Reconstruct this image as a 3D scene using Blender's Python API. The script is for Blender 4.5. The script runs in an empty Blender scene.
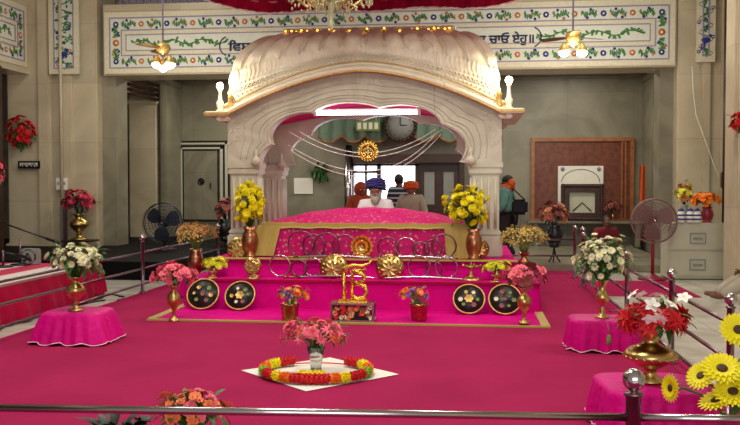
import bpy, bmesh, math, random
from mathutils import Vector, Matrix, Euler
random.seed(11)
PI = math.pi
C = bpy.context.scene.collection
V = Vector

# ------------------------------------------------------------------ camera
F, HZ, EYE = 850.0, 185.0, 1.6
TH = math.radians(6.7)
PT = math.atan((212.5 - HZ) / F)
cam = bpy.data.objects.new('camera', bpy.data.cameras.new('camera'))
C.objects.link(cam)
cam.location = (0, 0, EYE)
cam.rotation_euler = (PI / 2 - PT, 0, TH)
cam.data.sensor_width = 36
cam.data.lens = F / 740 * 36
cam.data.clip_end = 200
bpy.context.scene.camera = cam
RM = Euler((PI / 2 - PT, 0, TH)).to_matrix()
def ray(px, py): return RM @ V(((px - 370) / F, -(py - 212.5) / F, -1))
def AY(px, py, Y):                       # point seen at a pixel on the building plane y = Y
    r = ray(px, py); t = Y / r.y; return V((0, 0, EYE)) + r * t
def AZ(px, py, z=0.0):                   # ... on the horizontal plane z
    r = ray(px, py); t = (z - EYE) / r.z; return V((0, 0, EYE)) + r * t
def AX(px, py, X):
    r = ray(px, py); t = X / r.x; return V((0, 0, EYE)) + r * t
def S(p):                                # metres per pixel at a point
    return abs((RM.transposed() @ (V(p) - V((0, 0, EYE)))).z) / F

# ------------------------------------------------------------------ materials
def new_mat(name):
    m = bpy.data.materials.new(name); m.use_nodes = True
    nt = m.node_tree; b = nt.nodes['Principled BSDF']; return m, nt, b
def lin(c):
    return tuple(((x / 255) / 12.92 if x / 255 <= .04045 else ((x / 255 + .055) / 1.055) ** 2.4) for x in c) + (1,)
def mat(name, rgb, rough=.6, metal=0, var=.12, vscale=6, bump=0, bscale=40, spec=.5, emit=0, ecol=None, sheen=0, trans=0, ior=1.45, alpha=1):
    m, nt, b = new_mat(name); N = nt.nodes; L = nt.links
    c = lin(rgb)
    b.inputs['Roughness'].default_value = rough
    b.inputs['Metallic'].default_value = metal
    b.inputs['Specular IOR Level'].default_value = spec
    b.inputs['Sheen Weight'].default_value = sheen
    b.inputs['Transmission Weight'].default_value = trans
    b.inputs['IOR'].default_value = ior
    b.inputs['Alpha'].default_value = alpha
    tc = N.new('ShaderNodeTexCoord')
    if var:
        n = N.new('ShaderNodeTexNoise'); n.inputs['Scale'].default_value = vscale; n.inputs['Detail'].default_value = 5
        L.new(tc.outputs['Object'], n.inputs['Vector'])
        r = N.new('ShaderNodeValToRGB')
        r.color_ramp.elements[0].position = .3; r.color_ramp.elements[1].position = .7
        r.color_ramp.elements[0].color = tuple(x * (1 - var) for x in c[:3]) + (1,)
        r.color_ramp.elements[1].color = tuple(min(1, x * (1 + var)) for x in c[:3]) + (1,)
        L.new(n.outputs['Fac'], r.inputs['Fac']); L.new(r.outputs['Color'], b.inputs['Base Color'])
    else:
        b.inputs['Base Color'].default_value = c
    if bump:
        n2 = N.new('ShaderNodeTexNoise'); n2.inputs['Scale'].default_value = bscale; n2.inputs['Detail'].default_value = 3
        L.new(tc.outputs['Object'], n2.inputs['Vector'])
        bp = N.new('ShaderNodeBump'); bp.inputs['Strength'].default_value = bump; bp.inputs['Distance'].default_value = .02
        L.new(n2.outputs['Fac'], bp.inputs['Height']); L.new(bp.outputs['Normal'], b.inputs['Normal'])
    if emit:
        b.inputs['Emission Color'].default_value = lin(ecol or rgb); b.inputs['Emission Strength'].default_value = emit
    return m
def marble(name, rgb, vein, tile=(1.2, .8), rough=.25, axis='XZ', vs=1.2, joint=.8):
    m, nt, b = new_mat(name); N = nt.nodes; L = nt.links
    tc = N.new('ShaderNodeTexCoord')
    n = N.new('ShaderNodeTexNoise'); n.inputs['Scale'].default_value = vs; n.inputs['Detail'].default_value = 9; n.inputs['Distortion'].default_value = 1.6
    L.new(tc.outputs['Object'], n.inputs['Vector'])
    r = N.new('ShaderNodeValToRGB'); e = r.color_ramp.elements
    e[0].position = .36; e[0].color = lin(vein); e[1].position = .58; e[1].color = lin(rgb)
    k = e.new(.8); k.color = tuple(min(1, x * 1.12) for x in lin(rgb)[:3]) + (1,)
    L.new(n.outputs['Fac'], r.inputs['Fac'])
    sx = N.new('ShaderNodeSeparateXYZ'); cb = N.new('ShaderNodeCombineXYZ')
    L.new(tc.outputs['Object'], sx.inputs[0])
    if axis == 'XZ':
        ad = N.new('ShaderNodeMath'); L.new(sx.outputs[0], ad.inputs[0]); L.new(sx.outputs[1], ad.inputs[1])
        L.new(ad.outputs[0], cb.inputs[0]); L.new(sx.outputs[2], cb.inputs[1])
    else:
        L.new(sx.outputs[0], cb.inputs[0]); L.new(sx.outputs[1], cb.inputs[1])
    bk = N.new('ShaderNodeTexBrick'); bk.inputs['Scale'].default_value = 1
    bk.inputs['Brick Width'].default_value = tile[0]; bk.inputs['Row Height'].default_value = tile[1]
    bk.inputs['Mortar Size'].default_value = .006; bk.offset = 0
    bk.inputs['Color1'].default_value = (1, 1, 1, 1); bk.inputs['Color2'].default_value = (.86, .86, .86, 1)
    bk.inputs['Mortar'].default_value = (joint * .7,) * 3 + (1,)
    L.new(cb.outputs[0], bk.inputs['Vector'])
    mx = N.new('ShaderNodeMix'); mx.data_type = 'RGBA'; mx.blend_type = 'MULTIPLY'; mx.inputs[0].default_value = 1
    L.new(r.outputs['Color'], mx.inputs[6]); L.new(bk.outputs['Color'], mx.inputs[7])
    L.new(mx.outputs[2], b.inputs['Base Color'])
    b.inputs['Roughness'].default_value = rough
    return m
def cloth_pattern(name, rgb, rgb2, scale=9, thr=.16, rough=.5):
    m, nt, b = new_mat(name); N = nt.nodes; L = nt.links
    tc = N.new('ShaderNodeTexCoord')
    v = N.new('ShaderNodeTexVoronoi'); v.inputs['Scale'].default_value = scale; L.new(tc.outputs['Object'], v.inputs['Vector'])
    n = N.new('ShaderNodeTexNoise'); n.inputs['Scale'].default_value = scale * 6; L.new(tc.outputs['Object'], n.inputs['Vector'])
    a = N.new('ShaderNodeMath'); a.operation = 'MULTIPLY_ADD'; a.inputs[1].default_value = .35; L.new(n.outputs['Fac'], a.inputs[0]); L.new(v.outputs['Distance'], a.inputs[2])
    r = N.new('ShaderNodeValToRGB'); e = r.color_ramp.elements
    e[0].position = thr + .17; e[0].color = lin(rgb2); e[1].position = thr + .25; e[1].color = lin(rgb)
    L.new(a.outputs[0], r.inputs['Fac']); L.new(r.outputs['Color'], b.inputs['Base Color'])
    b.inputs['Roughness'].default_value = rough; b.inputs['Specular IOR Level'].default_value = .2
    return m

M = dict(
 marble=marble('wall_marble', (196, 184, 156), (182, 170, 142), (1.4, 1.25), vs=.7, joint=1.1),
 marble_grey=marble('grey_marble', (138, 133, 112), (118, 113, 95), (1.6, 1.3), rough=.35, vs=.8, joint=1.1),
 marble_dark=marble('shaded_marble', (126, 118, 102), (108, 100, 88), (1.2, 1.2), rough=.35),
 floor=marble('floor_marble', (208, 205, 192), (184, 180, 166), (.9, .9), rough=.2, axis='XY'),
 granite=mat('black_granite', (13, 11, 12), .7, var=.5, vscale=60, spec=.12),
 canopy=marble('canopy_marble', (202, 196, 174), (188, 181, 158), (50, 50), rough=.35, vs=2),
 dome=marble('dome_marble', (238, 229, 203), (226, 216, 190), (50, 50), rough=.3, vs=2),
 carpet=mat('red_carpet', (163, 38, 84), .95, var=.10, vscale=1.3, bump=.5, bscale=260, spec=.05),
 magenta=mat('magenta_satin', (206, 2, 124), .55, var=.12, vscale=3, bump=.6, bscale=18, spec=.2),
 magenta_velvet=mat('magenta_velvet', (206, 2, 126), .8, var=.10, vscale=3, bump=.3, bscale=60, spec=.1),
 bedcloth=cloth_pattern('embroidered_magenta', (190, 4, 100), (206, 120, 128), 17, .23),
 red_satin=mat('red_satin', (158, 6, 54), .6, var=.2, vscale=4, bump=.2, bscale=10, spec=.15),
 goldcloth=cloth_pattern('gold_brocade', (178, 156, 84), (120, 132, 60), 22, .06, .45),
 goldtrim=mat('gold_trim', (208, 172, 96), .4, .4, var=.25, vscale=30),
 brass=mat('brass', (200, 174, 108), .3, 1, var=.12, vscale=14),
 brass_dark=mat('aged_brass', (176, 138, 84), .3, 1, var=.25, vscale=20),
 copper=mat('copper', (176, 118, 88), .3, 1, var=.3, vscale=16),
 gold=mat('gold', (232, 188, 84), .25, 1, var=.08, vscale=10, bump=.4, bscale=50),
 steel=mat('polished_steel', (190, 182, 184), .2, 1, var=.06),
 iron=mat('dark_iron', (128, 104, 112), .3, 1, var=.1),
 white=mat('white_paint', (228, 226, 214), .5, var=.04),
 cabinet=mat('cabinet_paint', (186, 184, 162), .5, var=.06, vscale=3),
 paper=mat('paper', (226, 224, 212), .8, var=.03),
 lace=mat('white_lace', (236, 214, 216), .7, var=.1),
 black=mat('black_paint', (18, 17, 20), .35, var=.1),
 blackcloth=mat('black_cloth', (26, 24, 30), .9, var=.2),
 wood=mat('red_brown_wood', (104, 52, 30), .35, var=.35, vscale=9),
 wood_dark=mat('dark_wood', (58, 34, 26), .35, var=.3, vscale=9),
 wood_light=mat('orange_wood', (150, 92, 50), .35, var=.25, vscale=9),
 leaf=mat('leaf_green', (52, 96, 34), .5, var=.4, vscale=30),
 leaf_pale=mat('pale_leaf', (120, 140, 70), .55, var=.3, vscale=30),
 leaf_dark=mat('dark_leaf', (34, 44, 30), .5, var=.4, vscale=30),
 inlay_base=mat('painted_panel_ground', (204, 206, 192), .3, var=.05, vscale=5),
 inlay_frame=mat('painted_panel_frame', (206, 198, 170), .4, var=.08, vscale=20),
 lilac=mat('lilac_line', (140, 132, 160), .5, var=.1),
 blue=mat('cobalt_inlay', (40, 48, 124), .35, var=.1),
 orange=mat('orange_inlay', (190, 116, 56), .4, var=.1),
 green=mat('green_inlay', (60, 118, 60), .4, var=.2, vscale=30),
 letter=mat('navy_lettering', (24, 26, 70), .5, var=0),
 bulb=mat('lamp_glass', (255, 240, 200), .4, var=0, emit=14, ecol=(255, 236, 190)),
 bulb_fan=mat('fan_lamp_glass', (255, 248, 230), .4, var=0, emit=14, ecol=(255, 244, 220)),
 tube=mat('fluorescent_tube', (255, 250, 255), .4, var=0, emit=16, ecol=(255, 246, 250)),
 fairy=mat('fairy_light', (255, 190, 70), .4, var=0, emit=5, ecol=(255, 170, 50)),
 daylight=mat('daylight_glow', (250, 250, 255), .4, var=0, emit=3.2, ecol=(244, 246, 255)),
 glass=mat('clear_glass', (235, 240, 238), .03, var=0, trans=.95),
 crystal=mat('cut_crystal', (225, 230, 190), .08, var=0, trans=.6, spec=.8),
 skin=mat('skin', (150, 96, 70), .55, var=.08, vscale=20),
 skin_dark=mat('dark_skin', (104, 64, 48), .55, var=.08, vscale=20),
 beard=mat('grey_beard', (176, 168, 152), .9, var=.3, vscale=50, bump=.6, bscale=90),
 navy=mat('navy_turban', (26, 26, 96), .8, var=.2, vscale=12, sheen=.2),
 rust=mat('rust_cloth', (150, 62, 26), .85, var=.2, vscale=8),
 orange_cloth=mat('orange_cloth', (190, 78, 30), .8, var=.2, vscale=12),
 kurta=mat('white_kurta', (214, 208, 204), .8, var=.06, vscale=8),
 beige=mat('beige_cloth', (158, 150, 132), .85, var=.1, vscale=6),
 teal=mat('teal_cloth', (86, 130, 122), .85, var=.1, vscale=6),
 trouser=mat('charcoal_cloth', (30, 27, 30), .9, var=.1),
 maroon=mat('maroon_cloth', (110, 18, 34), .85, var=.2),
 maroon_paint=mat('maroon_paint', (140, 26, 48), .4, var=.1),
 hair=mat('black_hair', (16, 13, 14), .6, var=.2),
 green_cloth=mat('grey_green_cloth', (104, 124, 104), .7, var=.15, vscale=5),
 grey=mat('grey_plastic', (140, 140, 136), .5, var=.05),
 cord=mat('pale_cord', (205, 198, 190), .6, var=.1),
 ceiling=mat('ceiling_plaster', (190, 182, 160), .8, var=.05),
 gold_silk=mat('orange_gold', (240, 150, 40), .5, 0, var=.2, vscale=30),
)
def pm(name, rgb, **k): M[name] = mat(name, rgb, .6, var=.16, vscale=25, **k); return M[name]
pm('p_yellow', (240, 226, 14)); pm('p_yellow2', (222, 220, 50)); pm('p_white', (232, 228, 190)); pm('p_pure', (240, 238, 230)); pm('p_cream', (222, 190, 110)); pm('p_peach', (204, 130, 80))
pm('p_pink', (236, 108, 128)); pm('p_coral', (232, 100, 92)); pm('p_rose', (196, 56, 84)); pm('p_red', (206, 22, 34)); pm('p_orange', (238, 120, 20)); pm('p_lime', (132, 190, 50)); pm('p_purple', (146, 92, 176)); pm('p_dark', (70, 40, 14)); pm('p_dull', (150, 80, 72)); pm('p_salmon', (240, 132, 76))
# striped shirt
def stripes(name, a, b_, scale):
    m, nt, b = new_mat(name); N = nt.nodes; L = nt.links
    tc = N.new('ShaderNodeTexCoord'); w = N.new('ShaderNodeTexWave'); w.bands_direction = 'Z'; w.inputs['Scale'].default_value = scale; w.inputs['Distortion'].default_value = 0
    L.new(tc.outputs['Object'], w.inputs['Vector']); r = N.new('ShaderNodeValToRGB'); r.color_ramp.interpolation = 'CONSTANT'
    r.color_ramp.elements[0].color = lin(a); r.color_ramp.elements[1].position = .78; r.color_ramp.elements[1].color = lin(b_)
    L.new(w.outputs['Fac'], r.inputs['Fac']); L.new(r.outputs['Color'], b.inputs['Base Color']); b.inputs['Roughness'].default_value = .8; return m
M['striped'] = stripes('striped_knit', (22, 26, 52), (170, 176, 180), 3.2)
def stripesX(name, a, b_, scale):
    m = stripes(name, a, b_, scale)
    for n in m.node_tree.nodes:
        if n.type == 'TEX_WAVE': n.bands_direction = 'X'
        if n.type == 'VALTORGB': n.color_ramp.elements[1].position = .5
    return m
M['divan_stripe'] = stripesX('striped_mattress', (206, 196, 190), (182, 16, 70), .42)

# ------------------------------------------------------------------ mesh builder
class MB:
    def __init__(s): s.v = []; s.f = []; s.m = []; s.sm = []
    def add(s, vs, fs, mi=0, smooth=False):
        o = len(s.v); s.v += [V(p) for p in vs]
        for f in fs: s.f.append([i + o for i in f]); s.m.append(mi); s.sm.append(smooth)
    def box(s, c, d, mi=0, rot=None, bev=0):
        c = V(c); hx, hy, hz = d[0] / 2, d[1] / 2, d[2] / 2
        if bev:
            b = min(bev, hx * .9, hy * .9, hz * .9)
            bm = bmesh.new(); bmesh.ops.create_cube(bm, size=1)
            for v in bm.verts: v.co = V((v.co.x * d[0], v.co.y * d[1], v.co.z * d[2]))
            bmesh.ops.bevel(bm, geom=bm.edges[:], offset=b, segments=2, affect='EDGES')
            bm.verts.index_update()
            pts = [v.co.copy() for v in bm.verts]; fs = [[v.index for v in f.verts] for f in bm.faces]; bm.free()
        else:
            pts = [V((x, y, z)) for x in (-hx, hx) for y in (-hy, hy) for z in (-hz, hz)]
            fs = [(0, 1, 3, 2), (4, 6, 7, 5), (0, 4, 5, 1), (2, 3, 7, 6), (0, 2, 6, 4), (1, 5, 7, 3)]
        if rot: R = Euler(rot).to_matrix(); pts = [R @ p for p in pts]
        s.add([p + c for p in pts], fs, mi)
    def span(s, a, b, mi=0, bev=0):
        a, b = V(a), V(b); s.box((a + b) / 2, [abs(x) for x in (b - a)], mi, bev=bev)
    def lathe(s, prof, c=(0, 0, 0), seg=24, mi=0, axis=None):
        c = V(c); vs = []; fs = []; n = len(prof)
        Q = V((0, 0, 1)).rotation_difference(V(axis).normalized()).to_matrix() if axis is not None else Matrix.Identity(3)
        for r, z in prof:
            for k in range(seg):
                a = 2 * PI * k / seg; vs.append(c + Q @ V((r * math.cos(a), r * math.sin(a), z)))
        for i in range(n - 1):
            for k in range(seg):
                k2 = (k + 1) % seg; fs.append((i * seg + k, i * seg + k2, (i + 1) * seg + k2, (i + 1) * seg + k))
        if prof[0][0] > 1e-4: fs.append(tuple(range(seg))[::-1])
        if prof[-1][0] > 1e-4: fs.append(tuple((n - 1) * seg + k for k in range(seg)))
        s.add(vs, fs, mi, True)
    def ball(s, c, r, mi=0, seg=16, rings=10, R=None):
        if not hasattr(r, '__len__'): r = (r, r, r)
        c = V(c); vs = [c + (R @ V((0, 0, r[2])) if R else V((0, 0, r[2])))]; fs = []
        for i in range(1, rings):
            t = PI * i / rings
            for k in range(seg):
                a = 2 * PI * k / seg; p = V((r[0] * math.sin(t) * math.cos(a), r[1] * math.sin(t) * math.sin(a), r[2] * math.cos(t)))
                vs.append(c + (R @ p if R else p))
        vs.append(c + (R @ V((0, 0, -r[2])) if R else V((0, 0, -r[2]))))
        for k in range(seg): fs.append((0, 1 + k, 1 + (k + 1) % seg))
        for i in range(rings - 2):
            for k in range(seg):
                a = 1 + i * seg; b = a + seg; k2 = (k + 1) % seg; fs.append((a + k, b + k, b + k2, a + k2))
        l = len(vs) - 1; a = 1 + (rings - 2) * seg
        for k in range(seg): fs.append((l, a + (k + 1) % seg, a + k))
        s.add(vs, fs, mi, True)
    def tube(s, pts, r, mi=0, seg=8, closed=False):
        pts = [V(p) for p in pts]; n = len(pts)
        rr = r if hasattr(r, '__len__') else [r] * n
        vs = []; fs = []; up = None
        for i in range(n):
            if closed: t = pts[(i + 1) % n] - pts[i - 1]
            else: t = pts[min(i + 1, n - 1)] - pts[max(i - 1, 0)]
            if t.length < 1e-9: t = V((0, 0, 1))
            t.normalize()
            if up is None: up = V((0, 0, 1)) if abs(t.z) < .9 else V((1, 0, 0))
            x = up.cross(t)
            if x.length < 1e-3: x = V((1, .3, 0)).cross(t)
            x.normalize(); y = t.cross(x); up = y
            for k in range(seg):
                a = 2 * PI * k / seg; vs.append(pts[i] + x * (rr[i] * math.cos(a)) + y * (rr[i] * math.sin(a)))
        for i in range(n if closed else n - 1):
            j = (i + 1) % n
            for k in range(seg):
                k2 = (k + 1) % seg; fs.append((i * seg + k, i * seg + k2, j * seg + k2, j * seg + k))
        if not closed: fs.append(tuple(range(seg))[::-1]); fs.append(tuple((n - 1) * seg + k for k in range(seg)))
        s.add(vs, fs, mi, True)
    def torus(s, c, R_, r, mi=0, axis=(0, 1, 0), seg=40, rs=8):
        Q = V((0, 0, 1)).rotation_difference(V(axis).normalized()).to_matrix()
        s.tube([V(c) + Q @ V((R_ * math.cos(2 * PI * k / seg), R_ * math.sin(2 * PI * k / seg), 0)) for k in range(seg)], r, mi, rs, True)
    def grid(s, fn, nu, nv, mi=0, closeu=False, smooth=True):
        vs = [fn(i / (nu if closeu else nu - 1), j / (nv - 1)) for j in range(nv) for i in range(nu)]; fs = []
        for j in range(nv - 1):
            for i in range(nu if closeu else nu - 1):
                i2 = (i + 1) % nu; fs.append((j * nu + i, j * nu + i2, (j + 1) * nu + i2, (j + 1) * nu + i))
        s.add(vs, fs, mi, smooth)
    def petal(s, base, d, up, L, W, curl=.2, mi=0, tip=0.0, n=4):
        d = V(d).normalized(); up = V(up); sd = d.cross(up)
        if sd.length < 1e-3: sd = d.orthogonal()
        sd.normalize(); u = sd.cross(d).normalized(); vs = []; fs = []
        for i in range(n + 1):
            t = i / n; w = W * (math.sin(PI * (t * .8 + .1)) ** .8) if not tip else W * (1 - t) ** .7 * (.35 + 1.3 * min(1, t * 3)) * .8
            if i == n: w = W * .12
            p = V(base) + d * (L * t) + u * (curl * L * t * t)
            vs += [p - sd * w * .5 + u * w * .12, p, p + sd * w * .5 + u * w * .12]
        for i in range(n):
            a = i * 3; fs += [(a, a + 1, a + 4, a + 3), (a + 1, a + 2, a + 5, a + 4)]
        s.add(vs, fs, mi, True)
    def mesh(s, name, mats):
        me = bpy.data.meshes.new(name); me.from_pydata(s.v, [], s.f)
        for m in (mats if isinstance(mats, (list, tuple)) else [mats]): me.materials.append(M[m] if isinstance(m, str) else m)
        me.polygons.foreach_set('material_index', s.m); me.polygons.foreach_set('use_smooth', s.sm)
        me.update(); return me
    def build(s, name, mats, parent=None, **props):
        return link(name, s.mesh(name, mats), parent, **props)
def link(name, me, parent=None, loc=None, **props):
    o = bpy.data.objects.new(name, me); C.objects.link(o)
    if parent is not None: o.parent = parent
    elif me is not None and loc is None and props.get('kind') != 'structure':
        # origin at the thing's base
        xs = [v.co for v in me.vertices]
        b = V(((min(p.x for p in xs) + max(p.x for p in xs)) / 2, (min(p.y for p in xs) + max(p.y for p in xs)) / 2, min(p.z for p in xs)))
        me.transform(Matrix.Translation(-b)); o.location = b
    if loc is not None: o.location = loc
    for k, v in props.items(): o[k] = v
    return o
def thing(name, label, cat, loc=(0, 0, 0), rz=0, group=None):
    o = bpy.data.objects.new(name, None); C.objects.link(o); o.empty_display_size = .1
    o.location = loc; o.rotation_euler = (0, 0, rz); o['label'] = label; o['category'] = cat
    if group: o['group'] = group
    return o
def struct(name, mb, mats): return mb.build(name, mats, kind='structure')
def dup(root, loc, rz=None, label=None, scale=None):
    r = root.copy(); C.objects.link(r); r.location = loc
    if rz is not None: r.rotation_euler = (0, 0, rz)
    if scale: r.scale = (scale,) * 3
    if label: r['label'] = label
    for ch in list(root.children):
        c = ch.copy(); C.objects.link(c); c.parent = r
        for g in list(ch.children):
            d = g.copy(); C.objects.link(d); d.parent = c
    return r
def text_mesh(body, size, depth=.004, name='lettering'):
    cu = bpy.data.curves.new('t', 'FONT'); cu.body = body; cu.size = size; cu.extrude = depth; cu.align_x = 'LEFT'; cu.offset = -.015; cu.bevel_depth = .04; cu.bevel_resolution = 0
    o = bpy.data.objects.new('t', cu); C.objects.link(o); bpy.context.view_layer.update()
    me = bpy.data.meshes.new_from_object(o.evaluated_get(bpy.context.evaluated_depsgraph_get()))
    bpy.data.objects.remove(o); me.name = name; me.materials.clear(); return me
def lay_text(body, a, b, zc, Y, hgt, m, parent, depth=.004):     # lettering filling x from a to b on plane y = Y, facing the camera
    me = text_mesh(body, 1, .01)
    xs = [v.co.x for v in me.vertices]; ys = [v.co.y for v in me.vertices]
    w = max(xs) - min(xs); h = max(ys) - min(ys); cx = (max(xs) + min(xs)) / 2; cy = (max(ys) + min(ys)) / 2
    for v in me.vertices:
        x, y, z = v.co; v.co = ((x - cx) / w * (b - a) + (a + b) / 2, Y - z * depth / .01, (y - cy) / h * hgt + zc)
    me.materials.append(M[m])
    return link('lettering', me, parent)

# ------------------------------------------------------------------ SETTING
YB, YW, YP = 17.2, 21.6, 20.4      # beam plane, back wall, pilaster plane
XR, XL = 1.80, -4.85               # railing lines
m = MB(); m.span((-16, -4, -.2), (10, 23.5, -.012)); struct('floor', m, 'floor')
m = MB(); m.span((-4.86, 1.5, -.011), (1.92, 16.1, 0)); m.span((1.9, 12.6, -.011), (3.3, 14.6, -.002)); struct('floor_carpet', m, 'carpet')
m = MB(); m.span((-13, 13.8, -.011), (-5.0, 21.5, .30), bev=.01); struct('floor_granite', m, 'granite')
m = MB(); m.span((-4.8, 16.1, -.01), (3.9, 16.5, .12), bev=.01); m.span((-4.8, 16.5, -.01), (3.9, 21.5, .11)); struct('trim_step', m, 'marble_grey')
# wall behind, with the doorway opening
dl, dr = AY(346, 190, YW).x, AY(419, 190, YW).x
dt = AY(380, 164, YW).z
m = MB(); m.span((-16, YW, 0), (dl, YW + .3, 4.9)); m.span((dr, YW, 0), (8, YW + .3, 4.9)); m.span((dl, YW, dt), (dr, YW + .3, 4.9))
struct('wall_back', m, 'marble_grey')
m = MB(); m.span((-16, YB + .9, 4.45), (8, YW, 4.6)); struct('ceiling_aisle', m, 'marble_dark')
m = MB(); m.span((-16, 1, 6.6), (10, YB + 6, 6.8)); struct('ceiling', m, 'ceiling')
# cornice mouldings under the aisle ceiling
m = MB()
for k, (d_, z_) in enumerate(((.22, 4.44), (.14, 4.36), (.07, 4.30))): m.span((-11.5, YW - d_, z_ - .07), (7, YW, z_))
struct('trim_cornice', m, 'marble_dark')
# glowing sheet behind doorway, added as the daylight outside
m = MB(); m.span((dl - .2, YW + .5, .2), (dr + .2, YW + .54, dt + .3)); struct('doorway_glow_1', m, 'daylight')
# main pillars
def px_x(px, Y): return AY(px, 200, Y).x
def pillar(name, x0, x1, Y, dep, z1, mats='marble', flutes=True):
    m = MB(); m.span((x0, Y, 0), (x1, Y + dep, z1), bev=.03)
    w = x1 - x0
    for k in (.36, .62):
        m.span((x0 + w * k, Y - .07, 0), (x0 + w * k + .12 * w, Y + .05, z1), bev=.02)
    m.span((x0 - .03, Y - .08, 0), (x1 + .03, Y + .1, .35), bev=.02)
    struct(name, m, mats)
pillar('wall_pillar_1', px_x(8, YB), px_x(98, YB), YB, .85, 5.6)
pillar('wall_pillar_2', px_x(676, YB), px_x(745, YB), YB, .85, 5.6)
m = MB(); m.span((px_x(98, YB) - .02, YB + .25, 0), (px_x(112, YB), YB + .85, 5.6)); struct('trim_1', m, 'marble_grey')
m = MB(); m.span((px_x(662, YB), YB + .3, 0), (px_x(676, YB) + .05, YB + .85, 4)); struct('trim_2', m, 'marble_grey')
# pilasters of the back wall
for i, (a, b) in enumerate(((129, 157), (160, 166), (652, 664))):
    m = MB(); m.span((px_x(a, YP), YP, 0), (px_x(b, YP), YW, 4.25), bev=.03); m.span((px_x(a, YP) - .05, YP - .05, 3.6 if i == 0 else 4.1), (px_x(b, YP) + .05, YW, 3.7 if i == 0 else 4.25), bev=.02)
    struct('wall_pilaster_%d' % (i + 1), m, 'marble' if i == 0 else 'marble_grey')
m = MB()
p0, p1 = AY(112, 88, YB + 1.2), AY(157, 100, YP)
for k in range(4):
    o_ = V((0, 0, .12 * k)); m.tube([p0 + o_, p1 + o_], .05, 0, 6)
struct('trim_bracket', m, 'wood_dark')
m = MB(); m.span((px_x(112, YW) - 1.2, YW - .02, 0), (px_x(130, YW) - .05, YW - .001, 4)); struct('wall_gap_shade', m, 'marble_dark')  # flat darker sheet; the shade of a deeper gap is in its colour
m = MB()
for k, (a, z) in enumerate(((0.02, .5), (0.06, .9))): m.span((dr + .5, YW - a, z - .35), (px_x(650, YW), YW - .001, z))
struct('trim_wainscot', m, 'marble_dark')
# right side wall
XW = 4.05
m = MB(); m.span((XW + 2, -2, 0), (XW + 2.4, 13.2, 6.6)); m.span((XW, 13.2, 0), (XW + 2.4, 14.0, 6.6), bev=.02); m.span((XW - .05, 13.55, 0), (XW + .05, 14.04, 6.6), bev=.02); struct('wall_right', m, 'marble')
# left lintel running towards the viewer, with wall above
m = MB()
lx = px_x(31, YB) 
m.span((lx - .5, -2, 3.95), (lx, YB, 5.6)); struct('wall_left', m, 'marble')
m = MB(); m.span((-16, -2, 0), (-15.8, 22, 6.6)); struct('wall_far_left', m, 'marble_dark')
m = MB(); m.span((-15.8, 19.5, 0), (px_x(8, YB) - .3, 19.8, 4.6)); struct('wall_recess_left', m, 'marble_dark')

# ------------------------------------------------------------------ painted beam
bx0, bx1 = px_x(105, YB) , px_x(675, YB)
m = MB(); m.span((bx0, YB, 3.9), (bx1, YB + .9, 5.38)); struct('wall_beam', m, 'marble')
def rosette(m, c, r, mi, Q):
    for k in range(8):
        a = 2 * PI * k / 8; dd = Q @ V((math.cos(a), math.sin(a), 0)); m.petal(c + Q @ V((0, 0, .004)), dd, Q @ V((0, 0, 1)), r * .9, r * .7, .02, mi)
    m.lathe([(r * .62, 0), (r * .62, .012), (0, .014)], c, 14, mi, Q @ V((0, 0, 1)))
    m.lathe([(r * .3, .012), (r * .3, .018), (0, .02)], c, 10, 5, Q @ V((0, 0, 1)))
def vine(m, c, Lx, Lz, Q, rnd):           # leafy scroll centred on c, half lengths Lx
    pts = [c + Q @ V((Lx * t, Lz * .35 * math.sin(PI * t * 1.4), .008)) for t in [i / 6 - 1 for i in range(13)]]
    m.tube(pts, .008, 4, 4)
    for i, p in enumerate(pts[1:-1]):
        for sg in (-1, 1):
            dd = Q @ V((rnd.uniform(-.6, .8), sg, 0)); m.petal(p, dd, Q @ V((0, 0, 1)), rnd.uniform(.045, .075), .03, .02, 4 if rnd.random() < .85 else rnd.choice((2, 3)))
    for sg in (-1, 1):
        m.lathe([(.028, 0), (.028, .012), (0, .014)], c + Q @ V((rnd.uniform(-.08, .08), sg * Lz * .8, .004)), 8, rnd.choice((2, 2, 3)), Q @ V((0, 0, 1)))
def frame_lines(m, x0, x1, z0, z1, w, mi, P):
    for a, b in (((x0, z0), (x1, z0 + w)), ((x0, z1 - w), (x1, z1)), ((x0, z0 + w), (x0 + w, z1 - w)), ((x1 - w, z0 + w), (x1, z1 - w))):
        vs = [P(a[0], a[1], 0), P(b[0], a[1], 0), P(b[0], b[1], 0), P(a[0], b[1], 0), P(a[0], a[1], .014), P(b[0], a[1], .014), P(b[0], b[1], .014), P(a[0], b[1], .014)]
        m.add(vs, [(4, 5, 6, 7), (0, 1, 5, 4), (1, 2, 6, 5), (2, 3, 7, 6), (3, 0, 4, 7)], mi)
INL = ['inlay_base', 'inlay_frame', 'blue', 'orange', 'green', 'white', 'lilac', 'p_pink']
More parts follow.
